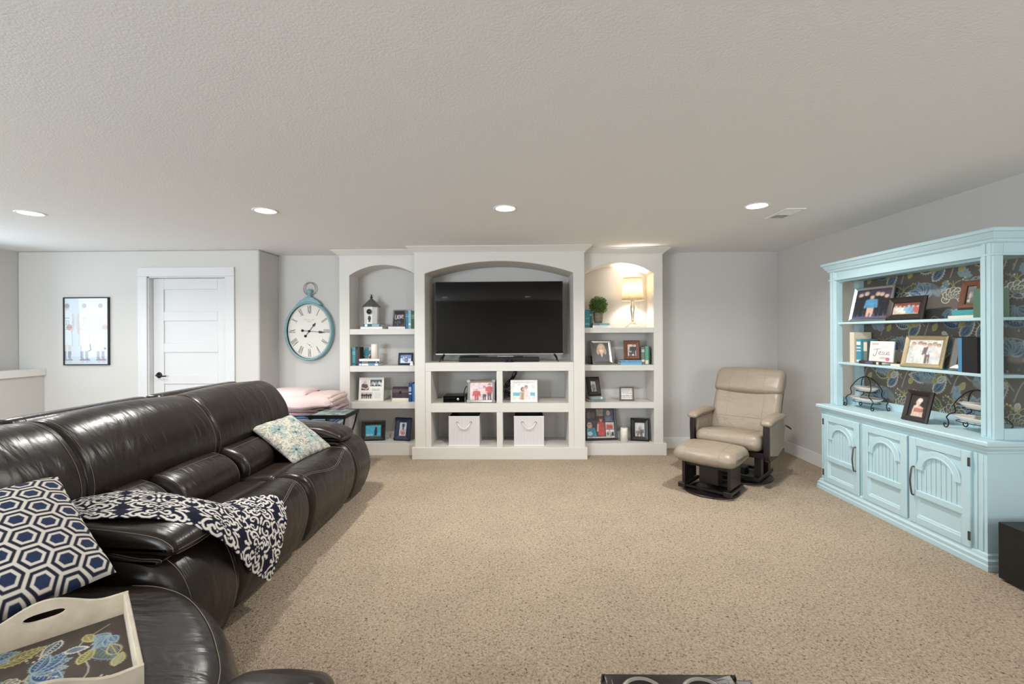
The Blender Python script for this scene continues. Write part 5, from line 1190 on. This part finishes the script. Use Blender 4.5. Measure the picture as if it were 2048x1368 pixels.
Pad([(-.24, .02), (-.27, .06), (-.22, .125), (-.06, .150), (.10, .155), (.23, .12), (.26, .06), (.2, .01), (0, .0)], -.38, .36, .055, 6, 14, .012, skew=lambda s_: (.02 * math.sin(7 * s_), .012 * math.sin(9 * s_) - .02 * s_)).build('outer_fold', M_PINK, pc, XM)
Pad([(-.16, .10), (-.19, .135), (-.12, .175), (.05, .185), (.2, .165), (.22, .12), (.1, .09), (-.06, .09)], -.37, .06, .035, 6, 10, .010).build('top_fold', M_PINK, pc, XM)
for k, (zz, rr) in enumerate(((.045, .030), (.085, .026), (.115, .020))): tube('rolled_edge', [(.345 + .012 * math.sin(k * 2), y, zz + .006 * math.sin(9 * y + k)) for y in np.linspace(-.22, .2, 14)], rr, M_PINK, pc, 10)
# ------------------------------------------------------------------ beige glider recliner and its ottoman
RA = math.radians(-43)
rc = thing('glider_recliner', 'beige leather glider armchair with dark wood swivel base', 'armchair', (2.20, 4.63, 0), RA)
def xpad(name, prof_yz, x0, x1, rd, m, parent, b=.01, n=6, skew=None):
    """pad with profile in local (y,z) swept along local x"""
    MX = Matrix(((0, 1, 0, 0), (1, 0, 0, 0), (0, 0, 1, 0), (0, 0, 0, 1)))
    p = Pad(prof_yz, x0, x1, rd, n, 12, b, skew); return p.build(name, m, parent, MX), p
def xs(p, t, x, off=.001): q = p.pt(t, x, off); return (q[1], q[0], q[2])
M_BTH = mat('tan_thread', (158, 142, 118), .8, noise=.1)
so, p = xpad('seat_cushion', [(-.36, .36), (-.385, .43), (-.33, .485), (-.15, .475), (.10, .445), (.22, .44), (.24, .34), (.1, .32), (-.2, .325)], -.295, .295, .06, M_BEIGE, rc)
for x in (-.17, .17): tube('seam', [xs(p, t, x) for t in np.linspace(.0, .5, 20)], .0016, M_BTH, so, 5)
bo, p = xpad('backrest', [(.10, .42), (.135, .56), (.245, .80), (.32, .92), (.42, .92), (.37, .78), (.26, .55), (.22, .40)], -.325, .325, .06, M_BEIGE, rc, skew=lambda s_: (.025 * (2 * s_ - 1) ** 2 * -1, 0))
for x in (-.17, .17): tube('seam', [xs(p, t, x) for t in np.linspace(.02, .42, 20)], .0016, M_BTH, bo, 5)
tube('lower_seam', [xs(p, .13, x, .0) for x in np.linspace(-.30, .30, 14)], .003, M_BTH, bo, 5)
ho, p = xpad('head_cushion', [(.240, .82), (.228, .87), (.285, .97), (.345, 1.035), (.41, 1.045), (.45, 1.0), (.435, .90), (.36, .81), (.29, .79)], -.33, .33, .05, M_BEIGE, rc, .016)
for x in (-.165, .0, .165): tube('seam', [xs(p, t, x) for t in np.linspace(.0, .5, 18)], .0016, M_BTH, ho, 5)
for sx in (-1, 1):
    # padded arm: side panel, draped pad, dark front post
    c = sx * .335
    prism('arm_panel', [(-.27, .30), (-.27, .585), (.16, .60), (.22, .50), (.14, .30), (-.05, .26)], 'x', c - .028, c + .028, M_BEIGE, rc, bevel=.02, seg=4)
    ao, p = xpad('arm_pad', [(-.335, .585), (-.335, .625), (-.20, .655), (.0, .655), (.15, .64), (.17, .605), (.0, .59), (-.2, .592)], c - .052, c + .052, .03, M_BEIGE, rc, .004)
    prism('arm_front_post', [(-.345, .605), (-.318, .612), (-.30, .60), (-.285, .30), (-.30, .265), (-.335, .30), (-.35, .50)], 'x', c - .024, c + .024, M_ESP, rc, bevel=.014, seg=4)
    prism('arm_rail', [(-.30, .255), (-.30, .295), (.20, .295), (.20, .255)], 'x', c - .022, c + .022, M_ESP, rc, bevel=.004)
    for yy in (-.30, .15):
        pass
    box('glide_arm', sx * .20 - .012, sx * .20 + .012, -.02, .02, .14, .32, M_STEEL, rc)
    box('upright', sx * .215 - .03, sx * .215 + .03, -.16, -.08, .06, .30, M_ESP, rc, bevel=.004); box('upright', sx * .215 - .03, sx * .215 + .03, .08, .16, .06, .30, M_ESP, rc, bevel=.004)
    box('base_rail', sx * .215 - .035, sx * .215 + .035, -.23, .23, .035, .075, M_ESP, rc, bevel=.006)
box('seat_frame', -.32, .32, -.28, .20, .27, .325, M_ESP, rc, bevel=.006)
box('cross_rail', -.215, .215, -.22, -.17, .04, .07, M_ESP, rc, bevel=.004); box('cross_rail', -.215, .215, .17, .22, .04, .07, M_ESP, rc, bevel=.004)
box('swivel_hub', -.07, .07, -.07, .07, .02, .10, M_BLACKM, rc, bevel=.01)
lathe('swivel_disc', [(0, 0), (.30, 0), (.305, .006), (.295, .018), (.22, .026), (0, .03)], M_ESP, rc, 48)
lv = tube('recline_lever', [(.39, .10, .54), (.415, .12, .52), (.42, .17, .50)], .008, M_BLACK, rc, 6)

ot = thing('glider_ottoman', 'beige leather gliding footstool with dark wood rails and round base', 'footstool', (1.735, 4.19, 0), RA)
OM = Matrix(((0, 1, 0, 0), (1, 0, 0, 0), (0, 0, 1, 0), (0, 0, 0, 1)))
p = Pad([(-.215, .30), (-.225, .355), (-.17, .395), (0, .415), (.16, .405), (.215, .36), (.205, .29), (.1, .27), (-.12, .265)], -.275, .275, .07, 6, 12, .012); oo = p.build('top_cushion', M_BEIGE, ot, OM)
for x in (-.15, .15): tube('seam', [xs(p, t, x) for t in np.linspace(.0, .62, 26)], .0016, M_BTH, oo, 5)
for sx in (-1, 1):
    box('end_panel', sx * .20 - .014, sx * .20 + .014, -.13, .13, .07, .285, M_ESP, ot, bevel=.004)
    box('base_rail', sx * .20 - .03, sx * .20 + .03, -.17, .17, .03, .065, M_ESP, ot, bevel=.01)
    box('foot_cap', sx * .20 - .033, sx * .20 + .033, -.18, -.14, .025, .07, M_BLACK, ot, bevel=.008)
box('front_rail', -.20, .20, -.165, -.145, .04, .058, M_BLACKM, ot); box('rear_rail', -.20, .20, .145, .165, .04, .058, M_BLACKM, ot); box('upper_rail', -.19, .19, -.10, -.08, .225, .25, M_BLACKM, ot)
box('center_panel', -.085, .085, -.06, .06, .07, .235, M_ESP, ot, bevel=.004)
lathe('swivel_disc', [(0, 0), (.238, 0), (.243, .006), (.235, .016), (.16, .024), (0, .028)], M_ESP, ot, 48)

# ------------------------------------------------------------------ aqua china hutch against the right wall
HA = math.atan2(2.783 - 4.25, 2.785 - 2.748)
hu = thing('china_hutch', 'aqua painted china hutch with arched cupboard doors and open display shelves', 'hutch', (2.748, 4.25, 0), HA)
HL, HD = 1.452, .375
HZ = lambda n, prof, s0, s1, m=M_AQUA, par=None: None
def mould(name, prof, x0, x1, yb, parent):
    """moulding that runs round left end, front and right end; prof = list of (outset, z)"""
    rings = [[(x0 - o, yb, z), (x0 - o, -o, z), (x1 + o, -o, z), (x1 + o, yb, z)] for o, z in prof]
    V = [p for r_ in rings for p in r_]; F = []
    for i in range(len(rings) - 1):
        for k in range(4): F.append((i * 4 + k, i * 4 + (k + 1) % 4, i * 4 + 4 + (k + 1) % 4, i * 4 + 4 + k))
    F.append((0, 1, 2, 3)); n = (len(rings) - 1) * 4; F.append((n + 3, n + 2, n + 1, n))
    bm = bmesh.new(); vs = [bm.verts.new(v) for v in V]
    for f in F: bm.faces.new([vs[i] for i in f])
    bmesh.ops.recalc_face_normals(bm, faces=bm.faces); me = bpy.data.meshes.new(name); bm.to_mesh(me); bm.free()
    return finish(name, me, M_AQUA, parent)
# everything is offset so that y=0 is the front of the cupboard body
FY = .030
lowr = box('cupboard_body', .0, HL, FY, HD, .075, .705, M_AQUA, hu)
def shift(o, dy): o.location.y += dy; return o
shift(mould('plinth_moulding', [(.030, .0), (.030, .030), (.024, .038), (.026, .060), (.016, .070), (.012, .088), (.002, .096)], 0, HL, HD - FY, hu), FY)
shift(mould('counter_moulding', [(.002, .695), (.006, .704), (.006, .712), (.018, .728), (.022, .742), (.034, .750), (.034, .768), (.028, .776)], 0, HL, HD - FY, hu), FY)
for s0, s1 in ((.0, .045), (.468, .500), (.918, .932), (1.372, HL)):
    for k in range(2 if s1 - s0 > .03 else 1): 
        w = (s1 - s0) / (3 if s1 - s0 > .03 else 2); a = s0 + w * (.25 + 1.25 * k); box('stile_reed', a, a + w * .7, FY - .006, FY + .001, .10, .69, M_AQUA, hu, bevel=.003)
M_HANDLE = mat('dark_nickel', (112, 104, 98), .35, metal=1.0, noise=.1)
def cupboard_door(s0, s1, handle=None, hinges=None):
    z0, z1 = .088, .690; d = box('door', s0, s1, FY - .006, FY + .001, z0, z1, M_AQUA, hu)
    w = s1 - s0; st = .056
    def part(n, a, b, c, e, y0=-.020, y1=-.006, bev=.005): return box(n, a, b, FY + y0, FY + y1, c, e, M_AQUA, d, bevel=bev)
    part('stile', s0, s0 + st, z0, z1); part('stile', s1 - st, s1, z0, z1); part('rail', s0 + st, s1 - st, z1 - st, z1); part('rail', s0 + st, s1 - st, z0, z0 + .05)
    zm = z0 + .215; part('middle_rail', s0 + st - .012, s1 - st + .012, zm - .022, zm + .022, -.024)
    a, b = s0 + st, s1 - st; cx = (a + b) / 2; ro = (b - a) / 2; ri = ro - .040; zc = z1 - st - ro - .004
    arc = [(cx + ro * math.cos(t), zc + ro * math.sin(t)) for t in np.linspace(0, PI, 25)] + [(cx + ri * math.cos(t), zc + ri * math.sin(t)) for t in np.linspace(PI, 0, 25)]
    prism('arch_moulding', arc, 'y', FY - .021, FY - .005, M_AQUA, d, bevel=.004)
    arc = [(cx + (ri + .004) * math.cos(t), zc + (ri + .004) * math.sin(t)) for t in np.linspace(0, PI, 25)] + [(cx + (ri - .008) * math.cos(t), zc + (ri - .008) * math.sin(t)) for t in np.linspace(PI, 0, 25)]
    prism('arch_bead', arc, 'y', FY - .025, FY - .005, M_AQUA, d, bevel=.003)
    nb = 9; bw = (b - a) / nb
    for k in range(nb):
        x = a + (k + .5) * bw; dz = ri * ri - (abs(x - cx) + bw * .5) ** 2; top = zc + (math.sqrt(dz) if dz > 0 else 0) + .012
        box('bead_board', x - bw / 2 + .0025, x + bw / 2 - .0025, FY - .0105, FY - .005, zm + .02, top, M_AQUA, d, bevel=.002)
    rings = [[(a + i_, FY + y_, z0 + .05 + i_), (b - i_, FY + y_, z0 + .05 + i_), (b - i_, FY + y_, zm - .022 - i_), (a + i_, FY + y_, zm - .022 - i_)] for i_, y_ in ((0, -.014), (.010, -.012), (.016, -.006))]
    rings_mesh('panel_cove', rings, M_AQUA, d)
    if handle:
        hx = handle; pts = spline([(hx, FY - .018, .325), (hx, FY - .038, .33), (hx, FY - .048, .40), (hx, FY - .050, .425), (hx, FY - .048, .45), (hx, FY - .038, .52), (hx, FY - .018, .525)], 6)
        tube('bar_handle', [(hx, p[1], .5 * (p[2] - .425) * 2 * .98 + .385) for p in pts], .0055, M_HANDLE, d, 8)
    if hinges:
        for zz in (.165, .625): box('hinge', hinges - .006, hinges + .006, FY - .028, FY - .018, zz - .028, zz + .028, M_HANDLE, d, bevel=.002)
cupboard_door(.048, .466, handle=.435, hinges=.050); cupboard_door(.502, .916); cupboard_door(.934, 1.366, handle=.978, hinges=1.364)
# upper display part
UY = .095; PY = .062
for a, b in ((.018, .098), (1.352, 1.432)):
    po = box('front_post', a, b, UY, UY + PY, .776, 1.995, M_AQUA, hu, bevel=.004)
    for k in range(2): box('reed', a + .014 + k * .030, a + .036 + k * .030, UY - .006, UY + .001, .79, 1.98, M_AQUA, po, bevel=.004)
for x in (.018, 1.414):
    box('rear_post', x, x + (.060 if x < 1 else .018), HD - .055, HD - .002, .776, 1.975, M_AQUA, hu)
    box('side_rail', x, x + .018, UY + PY, HD - .06, .776, .845, M_AQUA, hu); box('side_rail', x, x + .018, UY + PY, HD - .06, 1.90, 1.995, M_AQUA, hu)
    box('side_glass', x + .007, x + .011, UY + PY, HD - .06, .845, 1.90, M_GLASS, hu)
box('frieze', .098, 1.352, UY + .004, UY + .03, 1.905, 1.995, M_AQUA, hu)
box('frieze_lip', .098, 1.352, UY + .028, UY + .05, 1.885, 1.91, M_AQUA, hu)
o = mould('crown_moulding', [(.0, 1.975), (.012, 1.985), (.014, 1.998), (.022, 2.004), (.040, 2.038), (.050, 2.042), (.050, 2.060), (.044, 2.066)], .018, 1.432, HD - UY, hu); o.location.y += UY
o = mould('frieze_bead', [(.0, 1.900), (.007, 1.903), (.007, 1.913), (.0, 1.916)], .018, 1.432, HD - UY, hu); o.location.y += UY
box('top_board', .02, 1.43, UY + .03, HD, 1.95, 1.975, M_AQUA, hu)
for zz in (1.506, 1.150):
    box('display_shelf', .036, 1.414, UY + .022, HD - .012, zz, zz + .020, M_AQUA, hu, bevel=.004)
c = Canvas(480, 400, (116, 108, 101)).blur_noise(.07, 14); q = random.Random(21)
reps = []
for iy in range(3):
    for ix in range(4):
        x, y = .02 + ix * .36 + (.18 if iy % 2 else 0), .02 + iy * .36
        reps += [([(x, y + .16), (x + .06, y + .28), (x + .16, y + .24), (x + .28, y + .30), (x + .36, y + .22)], 0, 'v', 0, 0), ([(x + .1, y + .05), (x + .14, y + .14), (x + .26, y + .12), (x + .33, y + .02)], 0, 'v', 0, 0),
                 (x + .02, y + .02, 'f', .085, 0.0), (x + .13, y + .25, 'l', .14, -.2), (x + .24, y + .15, 'p', .06, .8), (x + .16, y + .06, 'b', .10, .3), (x + .30, y + .27, 'y', .09, -2.4), (x + .06, y + .19, 'y', .055, 1.0), (x + .20, y + .31, 'b', .085, 3.4), (x + .33, y + .12, 'd', .022, 0), (x + .10, y + .13, 'd', .02, 0), (x + .29, y + .05, 'l', .10, 2.2), (x + .27, y + .22, 'l', .07, .6)]
for k in range(46):
    x, y = q.uniform(0, 1.22), q.uniform(0, 1.0); reps.insert(0, (x, y, q.choice(['l', 'b', 'd', 'l', 'p']), q.uniform(.035, .07), q.uniform(0, 6.3)))
paint_floral(c, reps, 8, .62)
box('back_panel', .02, 1.43, HD - .010, HD - .002, .776, 1.96, M_AQUA, hu)
c.print_on('floral_back_fabric', 1.376, 1.17, M_FABPRINT, hu, (.037, HD - .0115, .778))
box('cupboard_back_ledge', .079, 1.413, HD - .035, HD - .012, .776, .838, M_AQUA, hu, bevel=.003)

# things standing in the hutch are placed in hutch coordinates
HM = Matrix.Translation((2.748, 4.25, 0)) @ Matrix.Rotation(HA, 4, 'Z')
def hpos(s_, d, z): return tuple(HM @ Vector((s_, d, z)))
def hray(u_, v_, d):
    dx, dy, dz = ray(u_, v_); inv = HM.inverted(); o = inv @ Vector((0, 0, EYE)); dd = (inv.to_3x3() @ Vector((dx, dy, dz))); t = (d - o.y) / dd.y; p = o + dd * t; return p.x, p.z
Z1, Z2, Z0 = 1.5265, 1.1705, .7765
def hframe(label, u0, u1, vt, vb, d, z, m, cv, border, lean, yaw=0.0, depth=.018, **kw):
    s0, zb_ = hray(u0, vb, d); s1, _ = hray(u1, vb, d); sm_ = (s0 + s1) / 2; _, zt_ = hray((u0 + u1) / 2, vt, d + .05)
    return photo_frame(label, hpos(sm_, d + .03, z), (s1 - s0), zt_ - z, m, cv, border, depth, HA + yaw, lean, **kw)
c = Canvas(52, 60, (58, 50, 74)); c.rect(0, 0, 1, .16, (92, 88, 128)); c.blur_noise(.1, 6)
for x, h in ((.14, .80), (.30, .86), (.62, .82), (.74, .80), (.88, .72)): c.person(x, .08, h, (30, 30, 36), (150, 130, 112), (28, 28, 34), (214, 178, 160))
c.person(.48, .06, .74, (70, 150, 196), (120, 90, 70), (214, 170, 150))
hframe('silver frame with a formally dressed group and a woman in a blue dress', 1698, 1766, 573, 643, .165, Z1, M_CHROME, c, .024, 14, .12)
c = Canvas(64, 44, (126, 62, 50)); c.blur_noise(.2, 8)
for k, col in enumerate(((206, 190, 170), (214, 210, 196), (226, 222, 210), (120, 176, 206), (104, 160, 200), (190, 90, 80))): c.person(.1 + k * .16, -.1, .9 - .04 * (k % 3), col, (150, 120, 96), col, w=1.3)
c.rect(0, 0, 1, .1, (206, 176, 130))
fr = hframe('wide dark frame with lettered sides around a family group photo', 1768, 1838, 594, 640, .155, Z1, M_DARKW, c, .045, 13, .05)
c = Canvas(36, 44, (52, 48, 46)).blur_noise(.3, 6); c.person(.4, .1, .6, (170, 150, 146), (110, 90, 80), (150, 140, 136)); c.person(.7, .1, .7, (120, 110, 108), (90, 76, 70), (70, 66, 66)); c.ell(.3, .2, .15, .08, (190, 170, 166))
book_flat('cream book at the bottom under the brown frame on the top hutch shelf', *hpos(hray(1900, 634, .16)[0], .145, Z1), .185, .018, .13, CREAM, rz=HA)
book_flat('turquoise book directly under the brown frame on the top hutch shelf', *hpos(hray(1908, 628, .16)[0], .15, Z1 + .0185), .150, .036, .12, cloth_col(66, 156, 162), rz=HA)
hframe('brown wooden frame standing on the turquoise book in the hutch', 1911, 1950, 562, 616, .165, Z1 + .0555, M_BROWNW, c, .036, 12, .10)
book_upright('tall sage green book beside the brown frame in the hutch', *hpos(hray(1948, 630, .14)[0], .135, Z1), .068, .185, .16, cloth_col(110, 138, 118), rz=HA, band=[(.0, 1.0, cloth_col(84, 116, 98))])
# middle shelf
book_upright('tall cream book at the left of the middle hutch shelf', *hpos(hray(1702, 722, .15)[0], .14, Z2), .050, .265, .15, CREAM, rz=HA)
book_upright('blue and white striped book beside the tall cream one in the hutch', *hpos(hray(1713, 722, .15)[0], .15, Z2), .048, .205, .15, cloth_col(72, 150, 172), rz=HA, band=[(.06, .14, WHITEB), (.5, .54, WHITEB), (.62, .67, WHITEB), (.76, .9, WHITEB)])
book_upright('grey book behind the lettered card in the hutch', *hpos(hray(1727, 722, .17)[0], .17, Z2), .040, .19, .13, GREYG, rz=HA, band=[(.55, .95, CREAM)])
book_flat('dark brown book under the lettered card in the hutch', *hpos(hray(1720, 727, .135)[0], .125, Z2), .235, .026, .13, cloth_col(64, 52, 54), rz=HA, band=[(.3, .62, cloth_col(90, 90, 120)), (.78, .88, CREAM)])
book_flat('thin cream booklet behind the gold frame', *hpos(hray(1781, 727, .15)[0], .15, Z2), .085, .016, .11, CREAM, rz=HA)
c = Canvas(120, 98, (238, 232, 228))
hw_ = (70, 66, 70)
c.line([(.17, .58), (.46, .62)], .009, hw_); c.curve([(.33, .60), (.31, .42), (.26, .28), (.19, .27), (.18, .36)], .012, hw_)          # J
c.curve([(.41, .41), (.49, .44), (.47, .50), (.42, .47), (.41, .38), (.45, .34), (.51, .37)], .010, hw_)                                    # e
c.curve([(.60, .48), (.55, .47), (.56, .42), (.60, .39), (.58, .34), (.53, .36)], .010, hw_)                                                # s
c.curve([(.64, .48), (.64, .38), (.68, .34), (.72, .38), (.73, .48)], .010, hw_); c.line([(.73, .48), (.745, .34)], .010, hw_)              # u
c.curve([(.83, .48), (.78, .47), (.79, .42), (.83, .39), (.81, .34), (.76, .36)], .010, hw_)                                                # s
c.ell(.86, .36, .01, .012, hw_)
for k in range(4): c.curve([(.10 + k * .07, .80), (.13 + k * .07, .92), (.12 + k * .07, .82), (.17 + k * .07, .88)], .006, (120, 112, 112))
c.line([(.5, .76), (.82, .75)], .004, (150, 146, 146)); c.line([(.5, .70), (.74, .69)], .004, (160, 156, 156))
for k in range(6): c.curve([(.45 + k * .05, .14), (.5 + k * .045, .22), (.55 + k * .05, .12)], .006, (120, 120, 116))
for k in range(7): c.ell(.78 + .05 * math.cos(k * .9), .13 + .05 * math.sin(k * .9), .035, .04, (206, 110, 130))
cd = thing('lettered_card', 'white card lettered Jesus with a pink flower in the hutch', 'card', hpos((hray(1734, 720, .15)[0] + hray(1782, 720, .15)[0]) / 2, .165, Z2 + .0265), HA, rx=-.1)
wd_ = hray(1782, 720, .15)[0] - hray(1734, 720, .15)[0]
box('card_board', -wd_ / 2, wd_ / 2, 0, .008, 0, .165, M_WHITEP, cd); c.print_on('card_print', wd_, .165, M_PRINT, cd, (-wd_ / 2, -.001, 0))
c = Canvas(64, 60, (222, 218, 206)).blur_noise(.08, 6)
for x, h, col in ((.14, .84, (206, 206, 204)), (.34, .86, (232, 228, 222)), (.46, .82, (230, 226, 220)), (.62, .80, (120, 100, 96)), (.76, .84, (214, 214, 218)), (.88, .78, (226, 222, 214))): c.person(x, .04, h, col, (110, 84, 64), col, w=1.1)
hframe('champagne gold frame with a wedding party photo', 1800, 1874, 670, 736, .150, Z2, M_GOLD, c, .030, 14, .12)
c = Canvas(40, 40, (120, 96, 84)).blur_noise(.3, 6); c.person(.5, .0, .8, (190, 120, 110), (90, 70, 60), (120, 80, 80))
hframe('embossed silver frame half hidden behind the black book', 1896, 1950, 672, 740, .185, Z2, M_STEEL, c, .040, 16, .25)
book_upright('thick black and blue book at the right end of the middle hutch shelf', *hpos(hray(1927, 742, .14)[0], .130, Z2), .100, .225, .075, BLACKB, rz=HA, band=[(0, 1, BLACKB)])
book_upright('slim bright blue book against the thick black one', *hpos(hray(1927, 742, .14)[0] - .026, .130, Z2), .025, .225, .075, cloth_col(80, 136, 176), rz=HA)
# counter: dark frame and two tiered plate stands
c = Canvas(36, 50, (52, 46, 42)); c.poly([(.2, .05), (.25, .5), (.45, .6), (.8, .45), (.85, .05)], (214, 186, 172)); c.poly([(.3, .25), (.3, .42), (.8, .42), (.8, .25)], (190, 110, 96)); c.ell(.48, .68, .14, .13, (220, 186, 170)); c.ell(.55, .78, .14, .1, (222, 210, 196))
hframe('dark frame with a seated figure photo on the hutch counter', 1799, 1846, 779, 834, .10, Z0, M_DARKW, c, .034, 16, .08)
M_WIRE = mat('black_wrought_wire', (34, 32, 32), .5, metal=.5, noise=.2)
M_CHINA = mat('white_china', (232, 226, 218), .25, noise=.02, nscale=20, coat=.4)
def tier_stand(label, s_, d, where):
    t = thing('plate_stand', label, 'plate stand', hpos(s_, d, Z0), HA, group='two tier plate stands on the hutch counter')
    for sy in (-1, 1):
        for sx in (-1, 1):
            y = sy * .062
            pts = [(sx * .148, y * 1.1, .022), (sx * .158, y * 1.1, .030), (sx * .166, y * 1.1, .022), (sx * .162, y * 1.1, .008), (sx * .146, y * 1.1, .004), (sx * .134, y * 1.1, .020), (sx * .140, y, .050), (sx * .152, y, .070), (sx * .130, y, .096), (sx * .098, y * .9, .115), (sx * .104, y * .85, .150), (sx * .112, y * .8, .165), (sx * .098, y * .6, .200), (sx * .066, y * .3, .245), (sx * .030, y * .1, .268), (0, 0, .275)]
            tube('leg', spline(pts, 5), .0036, M_WIRE, t, 6)
    for zz, sx_, sy_ in ((.060, .150, .066), (.152, .104, .054)):
        tube('plate_ring', [(sx_ * .9 * math.cos(a), sy_ * .95 * math.sin(a), zz - .006) for a in np.linspace(0, 2 * PI, 33)[:-1]], .0028, M_WIRE, t, 5, True)
    for zz, sx_, sy_, nm in ((.060, .150, .078, 'lower'), (.152, .110, .062, 'upper')):
        pl = thing('oval_plate', 'white oval plate on the %s tier of the %s plate stand' % (nm, where), 'plate', hpos(s_, d, Z0 + zz - .003), HA, group='white plates on the tier stands')
        lathe('dish', [(0, .0), (.5, .0), (.72, .006), (1.0, .030), (1.0, .034), (.70, .012), (.5, .006), (0, .006)], M_CHINA, pl, 40, sx=sx_, sy=sy_)
        rim = tube('rim', [(sx_ * math.cos(a), sy_ * math.sin(a), .033) for a in np.linspace(0, 2 * PI, 41)[:-1]], .0028, M_CHINA, pl, 5, True)
tier_stand('black wire two tier plate stand at the far end of the hutch counter', .262, .235, 'far'); tier_stand('black wire two tier plate stand at the near end of the hutch counter', 1.205, .232, 'near')

# ------------------------------------------------------------------ subwoofer beside the hutch
sw = thing('subwoofer', 'black boxy subwoofer on the carpet beside the hutch', 'speaker', (2.94, 2.53, 0), 0)
box('cabinet', -.175, .175, -.19, .16, .012, .335, mat('black_ash_vinyl', (20, 19, 19), .5, noise=.3, nscale=30), sw, bevel=.003)
box('grille', -.165, .165, -.197, -.19, .03, .32, mat('grille_cloth', (26, 26, 27), .95, bump=.5, bscale=900), sw, bevel=.003)
for sx in (-.14, .14):
    for sy in (-.15, .13): lathe('foot', [(.016, 0), (.016, .012), (0, .012)], M_BLACK, sw, 12, (sx, sy, 0))
